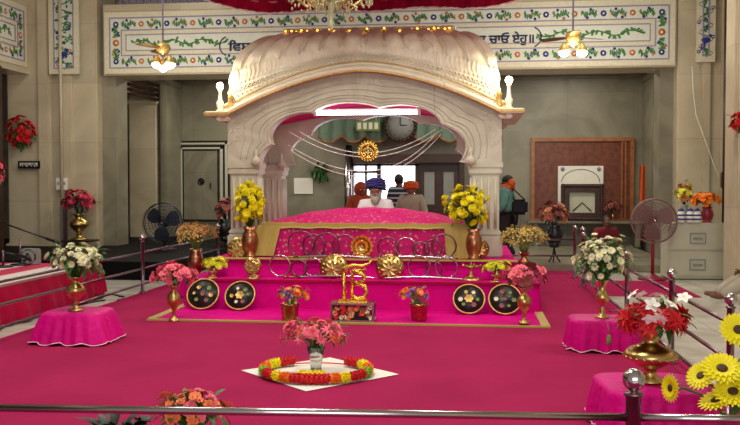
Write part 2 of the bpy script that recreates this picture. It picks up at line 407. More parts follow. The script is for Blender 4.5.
def inlay_panel(name, label, P, Q, x0, x1, z0, z1, cat='painted panel', inner=True, step=.55, letters=None, seed=1):
    rnd = random.Random(seed)
    root = thing(name, label, cat, P((x0 + x1) / 2, z0, 0))
    inv = Matrix.Translation(-root.location)
    def B(m, nm, mats):
        me = m.mesh(nm, mats); me.transform(inv); return link(nm, me, root)
    m = MB(); vs = [P(x0, z0, -.03), P(x1, z0, -.03), P(x1, z1, -.03), P(x0, z1, -.03), P(x0, z0, .006), P(x1, z0, .006), P(x1, z1, .006), P(x0, z1, .006)]
    m.add(vs, [(4, 5, 6, 7), (0, 1, 5, 4), (1, 2, 6, 5), (2, 3, 7, 6), (3, 0, 4, 7)], 0)
    B(m, 'panel_board', INL)
    m = MB(); bw = .11
    frame_lines(m, x0, x1, z0, z1, bw, 1, P)
    def Pp(a, b, h): return P(a, b, h + .012)
    frame_lines(m, x0 + bw, x1 - bw, z0 + bw, z1 - bw, .022, 6, Pp)
    if inner:
        b2 = (z1 - z0) * .31
        frame_lines(m, x0 + b2, x1 - b2, z0 + b2, z1 - b2, .07, 1, P)
        frame_lines(m, x0 + b2 + .07, x1 - b2 - .07, z0 + b2 + .07, z1 - b2 - .07, .016, 6, Pp)
        frame_lines(m, x0 + b2 - .03, x1 - b2 + .03, z0 + b2 - .03, z1 - b2 + .03, .016, 6, Pp)
    B(m, 'panel_frame', INL)
    m = MB()
    if inner:
        zz = (bw + b2) / 2; n = round((x1 - x0 - 2 * zz) / step)
        for row in (z0 + zz, z1 - zz):
            for k in range(n + 1):
                x = x0 + zz + (x1 - x0 - 2 * zz) * k / n; rosette(m, P(x, row, .006), .072, 2 if k % 2 == 0 else 3, Q)
                if k < n: vine(m, P(x + (x1 - x0 - 2 * zz) / n / 2, row, .006), .16, .1, Q, rnd)
        Qv = Q @ Matrix.Rotation(PI / 2, 3, 'Z')
        for col in (x0 + zz, x1 - zz):
            rosette(m, P(col, (z0 + z1) / 2, .006), .085, 3, Q)
            for sg in (-1, 1): vine(m, P(col, (z0 + z1) / 2 + sg * (z1 - z0) * .18, .006), .12, .08, Qv, rnd)
        zc = (z0 + z1) / 2
        for xs in ((x0 + b2 + .25, 1), (x1 - b2 - .25, -1)):
            for k in range(46):
                t = k / 46; x = xs[0] + xs[1] * t * 2.0
                if (x - xs[0]) * xs[1] > (x1 - x0) * .35: break
                p = P(x, zc + .05 * math.sin(t * 19), .006)
                m.petal(p, Q @ V((rnd.uniform(-1, 1), rnd.uniform(-1, 1), 0)), Q @ V((0, 0, 1)), .09, .05, .03, 4)
            m.tube([P(xs[0] + xs[1] * 2 * t / 20, zc + .05 * math.sin(t / 20 * 19), .01) for t in range(int(20 * min(1, (x1 - x0) * .175)) + 1)], .012, 4, 4) if x1 - x0 > 3 else None
    else:
        n = int((z1 - z0) / .3); xc = (x0 + x1) / 2
        m.tube([P(xc + .14 * math.sin(t * .9), z0 + .1 + (z1 - z0 - .2) * t / 40, .01) for t in range(41)], .012, 4, 4)
        for t in range(90):
            z = z0 + .12 + (z1 - z0 - .24) * t / 90; x = xc + .14 * math.sin(t / 90 * 40 * .9) + rnd.uniform(-.13, .13)
            x = max(x0 + .12, min(x1 - .12, x))
            m.petal(P(x, z, .008), Q @ V((rnd.uniform(-1, 1), rnd.uniform(-1, 1), 0)), Q @ V((0, 0, 1)), .075, .04, .03, rnd.choice((4, 4, 4, 2)))
        for k in range(int((z1 - z0) / .28)):
            rosette(m, P(xc + (.13 if k % 2 else -.13), z0 + .2 + k * .28, .008), .05, rnd.choice((2, 2, 7, 3)), Q)
        # small blue bird
        c = P(xc, z0 + .42, .02)
        m.ball(c, (.09, .02, .055), 2, 10, 6); m.petal(c, Q @ V((-.5, -1, 0)), Q @ V((0, 0, 1)), .22, .07, .02, 2); m.ball(P(xc + .08, z0 + .5, .02), (.035, .015, .03), 2, 8, 6)
    B(m, 'floral_inlay', INL)
    return root
Pb = lambda x, z, h: V((x, YB - .03 - h, z))
Qb = Matrix(((1, 0, 0), (0, 0, -1), (0, 1, 0)))        # local x->x, y->z, z->-y
bz1 = AY(105, 13, YB).z
beam = inlay_panel('painted_beam_panel', 'long painted marble panel with blue and orange flowers and navy Gurmukhi lettering above the dome', Pb, Qb, bx0 + .04, bx1 - .04, 3.93, bz1, seed=3)
def beam_text(body, pa, pb, py, h):
    a, b = AY(pa, py, YB - .05), AY(pb, py, YB - .05)
    o = lay_text(body, a.x, b.x, (a.z + b.z) / 2, YB - .045, h, 'letter', beam, .006)
    o.data.transform(Matrix.Translation(-beam.location)); return o
t1 = '\u0a3f\u0a35\u0a38\u0a30\u0a41 \u0a28\u0a3e\u0a39\u0a40'
t2 = '\u0a28\u0a3e\u0a28\u0a15 \u0a1a\u0a3e\u0a13 \u0a0f\u0a39\u0a41\u0965'
beam_text(t1, 228, 290, 46, .27); beam_text(t2, 458, 534, 39, .27)
# round brackets around the lettering
m = MB()
for cpx, cpy, sg in ((229, 46, -1), (531, 37, 1)):
    c = AY(cpx, cpy, YB - .05)
    m.tube([c + V((sg * .2 * math.cos(a), 0, .2 * math.sin(a))) for a in [(-70 + 10 * k) * PI / 180 for k in range(15)]], .012, 0, 6)
me = m.mesh('bracket_line', 'letter'); me.transform(Matrix.Translation(-beam.location)); link('bracket_line', me, beam)
# narrow upright panels on the pillars
for pa, pb, lab, sd in ((51, 81, 'narrow upright painted panel with vines on the pillar by the conduit pipe', 5), (694, 713, 'narrow upright painted panel with vines on the pillar above the white cabinet', 6)):
    Pv = lambda x, z, h: V((x, YB - .11 - h, z))
    inlay_panel('painted_pillar_panel', lab, Pv, Qb, px_x(pa, YB - .1), px_x(pb, YB - .1), AY(pa, 75 if pa < 100 else 63, YB).z, 5.7, inner=False, seed=sd)
# panel on the left lintel (faces +x)
Pl = lambda y, z, h: V((lx + .005 + h, y, z))
Ql = Matrix(((0, 0, 1), (1, 0, 0), (0, 1, 0)))
inlay_panel('painted_lintel_panel', 'framed painted panel with green scroll on the left side lintel', Pl, Ql, 11.0, YB - .12, 4.08, 5.35, seed=8)
# gallery screen above the beam
root = thing('gallery_screen', 'lilac grey lattice gallery screen above the painted beam', 'screen', ((bx0 + bx1) / 2, YB + .35, 5.38))
m = MB(); w = bx1 - bx0
for k in range(int(w / .16)):
    m.box((-w / 2 + .08 + k * .16, 0, .45), (.05, .05, .9), 0)
for z in (.1, .3, .5, .7): m.box((0, 0, z), (w, .03, .03))
m.build('lattice', 'lilac', root)
m = MB(); m.box((0, 0, .93), (w, .12, .08), bev=.01); m.box((0, 0, .03), (w, .16, .06), bev=.01); m.build('handrail', 'lilac', root)

# ------------------------------------------------------------------ canopy (palki) of marble
CX, CHW, CYF, CYB = -1.49, 1.92, 11.75, 13.75
ZS, ZL, ZCT, ZR, RW = 1.90, 2.60, 3.22, 3.84, 1.13
root = thing('marble_canopy', 'white marble domed canopy with scalloped arches and ribbed curved roof over the throne', 'canopy', (CX, (CYF + CYB) / 2, .62))
cinv = Matrix.Translation(-root.location)
def CB(m, nm, mats, par=None, **k):
    me = m.mesh(nm, mats); me.transform(cinv); return link(nm, me, par or root, **k)
def zc(u): return ZL + (ZCT - ZL) * (1 - min(1, abs(u)) ** 1.7)
HY = (CYB - CYF) / 2; YM = (CYB + CYF) / 2
def open_curve(a, b, nl=9, n=136, amp=.10):     # half width a, rise b
    pts = []
    for i in range(n + 1):
        ph = PI - PI * i / n
        base = 1 / ((abs(math.cos(ph)) ** 2.5 + abs(math.sin(ph)) ** 2.5) ** (1 / 2.5))
        sc = 1 - amp * (1 - abs(math.sin(nl * ph / 2)) ** .75)
        pts.append((a * base * sc * math.cos(ph), b * base * sc * math.sin(ph) + .0))
    return pts
def outer_pt(x, z, hw, zt):        # push a direction from (0,ZS) out to the face boundary
    L = math.hypot(x, z)
    if L < 1e-6: return (0, zt(0) - ZS)
    lo, hi = 0, 12
    for _ in range(40):
        t = (lo + hi) / 2; X, Z = x * t, z * t
        if abs(X) < hw and Z < zt(X / hw) - ZS: lo = t
        else: hi = t
    return (x * lo, z * lo)
def arch(nm, hw, a, b, zt, place, thick, nl=9, mould=True, amp=.10):
    ip = open_curve(a, b, nl, amp=amp); op = [outer_pt(x, z, hw, zt) for x, z in ip]
    op[0] = (-hw, 0); op[-1] = (hw, 0); ip[0] = (-a, 0); ip[-1] = (a, 0)
    m = MB(); n = len(ip); vs = []
    for d in (0, thick):
        for t in (0, 1):
            for i in range(n):
                p = ip[i] if t == 0 else op[i]; vs.append(place(p[0], ZS + p[1], d))
    fs = []
    for i in range(n - 1):
        fs += [(i, i + 1, n + i + 1, n + i), (2 * n + i, 3 * n + i, 3 * n + i + 1, 2 * n + i + 1), (i, 2 * n + i, 2 * n + i + 1, i + 1), (n + i, n + i + 1, 3 * n + i + 1, 3 * n + i)]
    m.add(vs, fs, 0); rn = random.Random(4)
    for k in range(90 if mould else 0):
        i = rn.randrange(12, n - 12); t = rn.uniform(.64, .92); x = ip[i][0] * (1 - t) + op[i][0] * t; z = ZS + ip[i][1] * (1 - t) + op[i][1] * t
        a0 = rn.uniform(0, 6.28); q = place(x, z, -.003); q2 = place(x + math.cos(a0), z + math.sin(a0), -.003); nrm = place(0, 0, -1) - place(0, 0, 0)
        m.petal(q, q2 - q, nrm, .08, .045, .08, 0)
    part = CB(m, nm, 'canopy')
    if mould:
        m = MB()
        for t, r in ((.03, .018), (.14, .007), (.24, .009), (.42, .007), (.6, .006)):
            m.tube([place(ip[i][0] * (1 - t) + op[i][0] * t, ZS + ip[i][1] * (1 - t) + op[i][1] * t, -.004) for i in range(3, n - 3)], r, 0, 6)
        me = m.mesh('scallop_moulding', 'canopy'); me.transform(cinv); link('scallop_moulding', me, part)
arch('front_arch', CHW, 1.46, .86, lambda u: zc(u) - .03, lambda x, z, d: V((CX + x, CYF + d, z)), .22)
arch('rear_arch', CHW, 1.43, .82, lambda u: zc(u) - .03, lambda x, z, d: V((CX - x, CYB - d, z)), .18, mould=False)
for sg in (-1, 1):
    arch('side_arch', HY - .02, .62, .5, lambda u: ZL, lambda x, z, d, sg=sg: V((CX + sg * (CHW - d), YM + x * sg, z)), .16, 5, amp=.08)
# posts
for sx in (-1, 1):
    for sy in (-1, 1):
        m = MB(); cx, cy = CX + sx * (CHW - .22), (CYF + .20 if sy < 0 else CYB - .20)
        m.span((cx - .19, cy - .17, .6), (cx + .19, cy + .17, ZS + .02), bev=.015)
        m.span((cx - .235, cy - .20, .6), (cx + .235, cy + .20, .9), bev=.02); m.span((cx - .22, cy - .19, .9), (cx + .22, cy + .19, .97), bev=.02)
        m.span((cx - .225, cy - .195, ZS - .16), (cx + .225, cy + .195, ZS + .0), bev=.02); m.span((cx - .24, cy - .205, ZS - .07), (cx + .24, cy + .205, ZS + .02), bev=.01)
        for k in range(4):
            m.tube([(cx - .14 + k * .093, cy - .175, 1.0), (cx - .14 + k * .093, cy - .175, ZS - .2)], .02, 0, 6)
            m.tube([(cx - sx * .195, cy - .12 + k * .08, 1.0), (cx - sx * .195, cy - .12 + k * .08, ZS - .2)], .02, 0, 6)
        p = CB(m, 'post', 'canopy')
        m = MB(); q = V((cx - sx * .2, cy - .24, ZS - .05))        # bracket bud at the spring of the arch
        m.lathe([(0, 0), (.05, .03), (.075, .08), (.05, .13), (.02, .16), (.035, .2), (.02, .25), (0, .27)], q, 14)
        me = m.mesh('carved_bracket', 'canopy'); me.transform(cinv); link('carved_bracket', me, p)
# roof
def roofp(u, v, side=-1, out=0.0):
    a = v * PI / 2; x = u * (CHW - .02 + out - (CHW - RW) * (1 - math.cos(a)) ** 1.1)
    y0 = CYF - .06 if side < 0 else CYB + .06
    y = y0 + (YM - y0) * (1 - math.cos(a)); z = zc(u) + (ZR - .0 - zc(u)) * math.sin(a) ** .88
    z -= .05 * abs(u) ** 4 * math.sin(a)
    g = math.sqrt(abs(math.sin(PI * 6.5 * u))) * max(0, min(1, (v - .24) / .12)) * min(1, (1.02 - v) / .25) * .085
    y += side * g * math.cos(a) ** .5; z += g * math.sin(a); x += (1 if u > 0 else -1) * g * .5
    return V((CX + x, y + side * out, z + out * .6 * v))
m = MB()
m.grid(lambda u, v: roofp(2 * u - 1, v, -1), 261, 30); m.grid(lambda u, v: roofp(1 - 2 * u, v, 1), 131, 20)
for sg in (-1, 1):
    m.grid(lambda u, v, sg=sg: roofp(sg, v, -1).lerp(roofp(sg, v, 1), u if sg > 0 else 1 - u), 9, 18)
for k in range(-6, 7):
    u = k / 6.5
    for dx in (0, .02):
        for side in (-1, 1): m.tube([roofp(u + dx * (1 if k >= 0 else -1), v / 14, side, .004) for v in range(4, 15)], .026 if dx == 0 else .012, 0, 6)
for sg in (-1, 1):
    for t in (.2, .4, .6, .8): m.tube([roofp(sg, v / 14, -1, .002).lerp(roofp(sg, v / 14, 1, .002), t) for v in range(15)], .016, 0, 6)
rn = random.Random(9)      # band of carved lotus petals round the eaves
for k in range(64):
    u = -1 + 2 * (k + .5) / 64; p = roofp(u, .16, -1, .01); q = roofp(u, .27, -1, .01)
    m.petal(p, q - p, V((0, -1, .2)), (q - p).length * 1.1, .075, .25, 0)
    p = roofp(u, .10, -1, .01); m.torus(p.lerp(roofp(u, .14, -1, .01), .5), .024, .010, 0, seg=10, rs=4)
    p = roofp(u, .05, -1, .012); q = roofp(u, .11, -1, .012); m.ball(p.lerp(q, .5), .016, 0, 8, 5)
roof = CB(m, 'dome_roof', 'dome')
m = MB()
for side in (-1, 1):
    for out, dz, r in ((.06, -.02, .045), (.03, .05, .03), (.0, .115, .018)):
        m.tube([V((CX + (CHW + .04) * u / 40, (CYF if side < 0 else CYB) + side * (.04 + out), zc(u / 40) + dz)) for u in range(-40, 41)], r, 0, 8)
for sg in (-1, 1):
    m.span((CX + sg * (CHW - .05), CYF - .16, ZL - .03), (CX + sg * (CHW + .30), CYB + .16, ZL + .035), bev=.015)
    m.span((CX + sg * (CHW - .05), CYF - .1, ZL - .10), (CX + sg * (CHW + .14), CYB + .1, ZL - .03), bev=.02)
ledge = CB(m, 'cornice', 'dome')
m = MB()
m.tube([V((CX + (CHW + .05) * u / 40, CYF - .13, zc(u / 40) - .055)) for u in range(-40, 41)], .016, 0, 6)
m.tube([V((CX + (CHW + .03) * u / 40, CYF - .10, zc(u / 40) + .085)) for u in range(-40, 41)], .008, 0, 6)
for sg in (-1, 1): m.box((CX + sg * (CHW + .12), CYF - .165, ZL + .003), (.36, .012, .03), 0)
me = m.mesh('gilt_edge', 'goldtrim'); me.transform(cinv); link('gilt_edge', me, ledge)
# scalloped crest of the ridge
m = MB()
m.tube([(CX - 1.22 + 2.44 * k / 60, YM - .28, ZR + .02 + .022 * abs(math.sin(k * PI / 5))) for k in range(61)], .035, 0, 8)
for k in range(13): m.ball((CX - 1.2 + .2 * k, YM - .28, ZR + .045), (.085, .04, .035), 0, 10, 6)
CB(m, 'ridge_crest', 'dome')
m = MB(); m.grid(lambda u, v: V((CX + 1.7 * (2 * u - 1), CYF + .24 + 1.52 * v, 2.79 - .24 * abs(2 * u - 1) ** 1.5 + .02 * math.sin(v * 18))), 40, 16); m.grid(lambda u, v: V((CX - 1.7 * (2 * u - 1), CYF + .24 + 1.52 * v, 2.80 - .24 * abs(2 * u - 1) ** 1.5 + .02 * math.sin(v * 18))), 40, 16); CB(m, 'cloth_ceiling', 'magenta', label='magenta cloth ceiling inside the canopy')

# string of fairy lights along the ridge
m = MB(); pts = [V((CX - 1.2 + 2.4 * t / 60, YM - .43, ZR + .012 + .012 * math.sin(t * 1.3))) for t in range(61)]
root = thing('fairy_light_string', 'string of orange fairy lights laid along the crest of the dome', 'fairy lights', (CX, YM - .3, ZR))
m.tube([p - root.location for p in pts], .012, 0, 5); m.build('wire', 'goldtrim', root)
m = MB()
for p in pts[::2]: m.ball(p - root.location + V((random.uniform(-.01, .01), -.015, random.uniform(-.02, .01))), .014, 0, 8, 6)
m.build('lamp', 'fairy', root, kind='stuff')

# bulbs on turned posts standing on the ledges
def bulb_post(px, py, Yd, lab):
    p = AY(px, py, Yd); z0 = ZL + .035
    root = thing('lamp_post', lab, 'lamp', (p.x, Yd, z0), group='lamps on the canopy ledges')
    h = p.z - z0
    m = MB(); m.lathe([(.06, 0), (.06, .03), (.035, .05), (.05, .09), (.055, .14), (.03, .18), (.022, h - .09), (.034, h - .07), (.03, h - .045)], seg=16); m.build('turned_post', 'dome', root)
    m = MB(); m.ball((0, 0, h), .052, 0, 16, 10); m.build('bulb', 'bulb', root)
    l = bpy.data.objects.new('bulb_light', bpy.data.lights.new('bulb_light', 'POINT')); C.objects.link(l); l.location = (p.x + (.12 if px > 370 else -.12) * -1, Yd - .28, p.z + .02)
    l.data.energy = 13; l.data.color = (1, .84, .56); l.data.shadow_soft_size = .06
bulb_post(220, 86, CYF + .1, 'glowing round bulb on a turned post at the left end of the canopy ledge')
bulb_post(509, 80, CYF + .1, 'glowing round bulb on a turned post at the right end of the canopy ledge')
# small finial posts beside them
for px, lab in ((231, 'short gilt finial beside the lamp on the left canopy ledge'), (499, 'short gilt finial beside the lamp on the right canopy ledge')):
    p = AY(px, 105, CYF - .08)
    m = MB(); m.lathe([(.045, 0), (.045, .05), (.03, .07), (.04, .12), (.03, .17), (.045, .2), (0, .26)], seg=14); o = m.build('finial', 'goldtrim', None, label=lab, category='finial'); o.location = (p.x, CYF - .09, ZL + .035)
# fluorescent tube
root = thing('tube_light', 'bright white fluorescent tube light under the front arch of the canopy', 'tube light', (CX + .03, CYF + .3, 2.62))
m = MB(); m.tube([(-.72, 0, 0), (.72, 0, 0)], .018, 0, 12); m.build('tube', 'tube', root)
m = MB(); m.box((0, .03, .05), (1.5, .05, .04), bev=.01); m.box((-.74, 0, .01), (.05, .06, .09)); m.box((.74, 0, .01), (.05, .06, .09)); m.build('fitting', 'white', root)
# hanging emblem and cords
for (pa, ya), (pb, yb), (pc, yc) in (((288, 131), (368, 157), (444, 128)), ((288, 145), (371, 171), (438, 131)), ((290, 150), (371, 176), (441, 134)), ((300, 132), (368, 153), (436, 129))):
    a, b, c = AY(pa, ya, 11.9), AY(pb, yb, 12.0), AY(pc, yc, 11.9)
    k = 2 * b - (a + c) / 2
    m = MB(); m.tube([a * (1 - t) ** 2 + k * 2 * t * (1 - t) + c * t * t for t in [i / 24 for i in range(25)]], .006, 0, 5)
    m.build('hanging_string', 'cord', None, label='thin pale string swagged across the canopy arch', category='string', group='strings swagged across the arch')
p = AY(368, 151, 11.85)
root = thing('khanda_emblem', 'round golden emblem hanging on strings in the middle of the canopy arch', 'emblem', p)
m = MB(); m.torus((0, 0, 0), .10, .016, 0)
for k in range(20):
    a = 2 * PI * k / 20; m.petal((.1 * math.cos(a), 0, .1 * math.sin(a)), (math.cos(a), 0, math.sin(a)), (0, -1, 0), .05, .03, 0)
m.build('sunburst_ring', 'gold', root)
m = MB(); m.box((0, 0, 0), (.02, .012, .17), bev=.004)
for sg in (-1, 1): m.tube([(sg * (.02 + .05 * math.sin(t / 8 * PI)), 0, -.07 + .11 * t / 8) for t in range(9)], .009, 0, 6)
m.torus((0, 0, .01), .035, .006, 0); m.build('crossed_swords', 'gold', root)

# ------------------------------------------------------------------ platform tiers
def drape_box(m, x0, x1, y0, y1, z0, z1, lean=.03, mi=0, nu=80, amp=.008, folds=34):
    P = [(x0, y0), (x1, y0), (x1, y1), (x0, y1)]; L = [x1 - x0, y1 - y0, x1 - x0, y1 - y0]; T = sum(L)
    cx, cy = (x0 + x1) / 2, (y0 + y1) / 2
    def loop(s):
        s = (s * T) % T; i = 0
        while s > L[i]: s -= L[i]; i = (i + 1) % 4
        a, b = P[i], P[(i + 1) % 4]; t = s / L[i]; return V((a[0] + (b[0] - a[0]) * t, a[1] + (b[1] - a[1]) * t, 0)), i
    nrm = [V((0, -1, 0)), V((1, 0, 0)), V((0, 1, 0)), V((-1, 0, 0))]
    def fn(u, v):
        p, i = loop(u); z = z1 - (z1 - z0) * v
        w = amp * v * (math.sin(u * T * folds / 3) + .6 * math.sin(u * T * folds / 1.27 + 1)); return p + nrm[i] * (lean * v + w) + V((0, 0, z))
    m.grid(fn, nu * 6, 7, mi, closeu=True)
    m.grid(lambda u, v: V((x0 + (x1 - x0) * u, y0 + (y1 - y0) * v, z1)), 12, 8, mi)
TX0, TX1 = -3.68, .86
root = thing('throne_platform', 'two-stepped low platform covered in bright magenta cloth', 'platform', ((TX0 + TX1) / 2, 12.4, 0))
pinv = Matrix.Translation(-root.location)
m = MB(); drape_box(m, TX0, TX1, 10.7, 14.3, 0, .38); me = m.mesh('lower_step', 'magenta_velvet'); me.transform(pinv); low = link('lower_step', me, root)
m = MB(); drape_box(m, -3.48, .60, 11.2, 14.1, .37, .61, .06); me = m.mesh('upper_step', 'magenta_velvet'); me.transform(pinv); upr = link('upper_step', me, root)
m = MB(); m.span((-3.5, 11.13, .602), (.62, 11.24, .618)); me = m.mesh('gold_border', 'goldcloth'); me.transform(pinv); link('gold_border', me, upr)
m = MB(); m.span((TX0 - .01, 10.675, .355), (TX1 + .01, 10.70, .383)); me = m.mesh('piping', 'maroon_cloth' if 0 else 'red_satin'); me.transform(pinv); link('piping', me, low)
# floor cloth with gold border
root = thing('floor_cloth', 'magenta floor cloth with a gold border spread in front of the platform', 'cloth', (-1.44, 10.2, .0))
m = MB(); m.grid(lambda u, v: V((-2.31 + 4.62 * u, -.55 + v * 1.05, .014 + .004 * math.sin(u * 60) * math.sin(v * 9))), 90, 12); m.add([(-2.31, -.55, .001), (2.31, -.55, .001), (2.31, .5, .001), (-2.31, .5, .001)], [(0, 3, 2, 1)]); m.build('cloth', 'magenta_velvet', root)
m = MB(); m.span((-2.34, -.60, .002), (2.34, -.55, .022))
for sg in (-1, 1): m.span((sg * 2.34, -.549, .002), (sg * 2.24, .95, .026))
m.build('gold_border', 'goldcloth', root)

# bed (manji) with embroidered rumala
BX0, BX1 = -2.87, .0
root = thing('scripture_bed', 'canopied scripture bed under embroidered magenta cover with gold brocade ends', 'bed', ((BX0 + BX1) / 2, 12.2, .61))
binv = Matrix.Translation(-root.location)
def bedz(u, v): 
    s = math.sin(PI * min(1, max(0, v)) * .5) 
    return 1.07 + .205 * s * (1 - abs(2 * u - 1) ** 2.2) + .006 * math.sin(u * 40) 
m = MB()
m.grid(lambda u, v: V((BX0 + (BX1 - BX0) * u, 11.47 - .03 * (1 - v) + .008 * math.sin(u * 46), .61 + (bedz(u, 0) - .61) * v)), 90, 8, 0)
m.grid(lambda u, v: V((BX0 + (BX1 - BX0) * u, 11.47 + .75 * v, bedz(u, v))), 90, 14, 0)
m.grid(lambda u, v: V((BX0 + (BX1 - BX0) * (1 - u), 12.22, .61 + (bedz(1 - u, 1) - .61) * v)), 60, 6, 0)
for x, sg in ((BX0, 1), (BX1, -1)): m.grid(lambda u, v, x=x, sg=sg: V((x - sg * .05 * (1 - v), 12.22 - .75 * u if sg > 0 else 11.47 + .75 * u, .61 + .46 * v)), 12, 5, 0)
me = m.mesh('embroidered_cover', 'bedcloth'); me.transform(binv); cover = link('embroidered_cover', me, root)
m = MB()
m.grid(lambda u, v: V((BX0 - .02 + (BX1 - BX0 + .04) * u, 11.43 + .1 * v, 1.085 - .075 * (1 - v) + .006 * math.sin(u * 46) )), 90, 5, 0)
m.grid(lambda u, v: V((BX0 - .01 + (BX1 - BX0 + .02) * u, 11.455 + .02 * u * 0, 1.01 + .07 * v)), 90, 3, 0)
for a, b in ((BX0 - .03, BX0 + .30), (BX1 - .34, BX1 + .03)):
    m.grid(lambda u, v, a=a, b=b: V((a + (b - a) * u + (.10 * (1 - v) * (.3 if a > -1 else -1)) * 1, 11.425 - .03 * (1 - v) + .008 * math.sin(u * 12), .63 + .42 * v)), 24, 8, 0)
me = m.mesh('gold_brocade_border', 'goldcloth'); me.transform(binv); link('gold_brocade_border', me, cover)
m = MB()
for x in (BX0 + .1, BX1 - .1):
    for y in (11.6, 12.1): m.tube([(x, y, .61), (x, y, 1.0)], .03)
me = m.mesh('bed_frame', 'wood_dark'); me.transform(binv); link('bed_frame', me, root)

# ------------------------------------------------------------------ steel rings and swords
def ring(px, py, rpx, Y, zb, matn, lab, rx=1.0):
    p = AY(px, py, Y); R_ = rpx * S(p); m = MB(); t = .011
    m.torus((0, 0, R_ + t), R_, t, 0, axis=(0, 1, .08), seg=44)
    o = m.build('steel_ring', matn, None, label=lab, category='ring', group='steel rings shown on the platform'); o.location = (p.x, Y, zb)
U = .618
ring(301, 247, 13, 11.30, U, 'iron', 'large dark steel ring, leftmost of the upper row')
ring(327, 247, 12, 11.33, U, 'iron', 'dark steel ring, second from the left in the upper row')
ring(344, 247, 11, 11.36, U, 'iron', 'dark steel ring in the upper row just left of the orange rosette')
ring(406, 249, 10, 11.33, U, 'steel', 'bright steel ring in the upper row just right of the middle')
ring(421, 249, 8, 11.30, U, 'iron', 'small dark steel ring, upper row, right of centre')
ring(388, 248, 10, 11.36, U, 'iron', 'dark steel ring, first one right of the orange rosette')
ring(314, 248, 11, 11.38, U, 'iron', 'dark steel ring overlapping the leftmost ring of the upper row')
ring(433, 248, 9, 11.36, U, 'iron', 'dark steel ring overlapping the last one of the upper row')
ring(444, 247, 12, 11.33, U, 'iron', 'large dark steel ring, rightmost of the upper row')
ring(280, 269, 10.5, 11.0, .385, 'steel', 'bright steel ring, leftmost of the lower row')
ring(299, 270, 8, 11.03, .385, 'iron', 'small dark steel ring, second in the lower row')
ring(313, 269, 9, 11.06, .385, 'steel', 'steel ring left of the brass shield in the lower row')
ring(419, 270, 11, 11.03, .385, 'steel', 'steel ring in the lower row right of the right brass shield')
ring(434, 271, 8, 11.06, .385, 'iron', 'dark steel ring in the lower row near the right end')
ring(446, 270, 11, 11.0, .385, 'steel', 'large bright steel ring, rightmost of the lower row')
def sword(pa, pb, py, Y, z, lab, curve=.02, flip=1):
    a, b = AY(pa, py, Y), AY(pb, py, Y); L = b.x - a.x
    root = thing('sword', lab, 'sword', ((a.x + b.x) / 2, Y, z), group='swords laid along the platform')
    m = MB(); n = 16; x0 = -L / 2 * flip
    pts = [V((x0 + flip * (.17 + (L - .17) * t / n), 0, .018 + curve * math.sin(PI * t / n))) for t in range(n + 1)]
    m.tube(pts, [.016 * (1 - .5 * (t / n) ** 3) for t in range(n + 1)], 0, 8); m.build('scabbard', 'steel', root)
    m = MB(); m.tube([(x0, 0, .02), (x0 + flip * .13, 0, .02)], .013); m.box((x0 + flip * .15, 0, .025), (.02, .1, .05), bev=.004); m.ball((x0, 0, .02), .02)
    m.build('hilt', 'brass_dark', root)
sword(284, 372, 258, 11.18, .618, 'steel scabbard sword on the upper step left of the middle')
sword(376, 466, 258, 11.18, .618, 'steel scabbard sword on the upper step right of the middle', flip=-1)
sword(285, 378, 277, 10.86, .383, 'steel sword on the lower step left of the brass shield stand')
sword(382, 478, 278, 10.86, .383, 'steel sword on the lower step running towards the right lamp', flip=-1)
# brass domed shields on stands
def shield(px, py, rpx, Y, zb, lab, mt='brass'):
    p = AY(px, py, Y); r = rpx * S(p); root = thing('brass_shield', lab, 'shield', (p.x, Y, zb)); h = p.z - zb
    m = MB(); m.lathe([(r, -.0), (r * 1.02, .012), (r * .9, .03), (r * .6, .075), (r * .3, .1), (0, .11)], (0, 0, h), 30, 0, (0, -1, .15))
    for k in range(16):
        a = 2 * PI * k / 16; m.ball((r * .78 * math.cos(a), -.055, h + r * .78 * math.sin(a)), .016, 0, 8, 5)
    for k in range(8):
        a = 2 * PI * k / 8; m.petal((.02 * math.cos(a), -.11, h + .02 * math.sin(a)), (math.cos(a), .1, math.sin(a)), (0, -1, 0), r * .5, .05, .1)
    m.ball((0, -.12, h), .02)
    m.build('dish', mt, root)
    m = MB(); m.lathe([(.09, 0), (.09, .012), (.03, .03), (.015, .05), (.015, max(.06, h - .02))], (0, .04, 0), 16); m.build('stand', mt, root)
    return root
shield(334, 268, 14, 10.98, .384, 'round embossed brass shield left of the golden symbol')
shield(390, 268, 14, 10.98, .384, 'round embossed brass shield right of the golden symbol')
shield(240, 250, 13, 11.45, .612, 'fan-like gold disc beside the left canopy post')
shield(253, 266, 9, 10.95, .384, 'small gold disc on a wide foot at the left end of the lower step')
shield(479, 249, 10, 11.45, .612, 'dull gold disc beside the right canopy post', 'brass_dark')
# brass oil lamps with wide feet
def oil_lamp(px, py, Y, zb, hpx, lab):
    p = AY(px, py, Y); s = S(p); h = hpx * s; root = thing('oil_lamp', lab, 'oil lamp', (p.x, Y, zb))
    m = MB(); m.lathe([(h * .8, 0), (h * .8, h * .08), (h * .3, h * .16), (h * .1, h * .3), (h * .16, h * .4), (h * .09, h * .5), (h * .12, h * .7), (h * .5, h * .82), (h * .52, h * .9), (h * .1, h * .86)], seg=20)
    for k in range(5):
        a = 2 * PI * k / 5; m.tube([(h * .5 * math.cos(a), h * .5 * math.sin(a), h * .88), (h * .66 * math.cos(a), h * .66 * math.sin(a), h * .95)], h * .05)
    m.lathe([(h * .1, h * .84), (h * .05, h * 1.0), (0, h * 1.15)]); m.build('body', 'brass', root)
oil_lamp(253, 276, 10.8, .384, 9, 'wide footed brass stand at the left end of the lower step')
oil_lamp(212, 281, 10.78, .384, 7, 'tiny brass lamp on the left corner of the lower step')
oil_lamp(471, 270, 10.95, .384, 16, 'brass openwork lamp on the lower step right of the rings')
oil_lamp(495, 281, 10.78, .384, 7, 'tiny brass lamp on the right corner of the lower step')
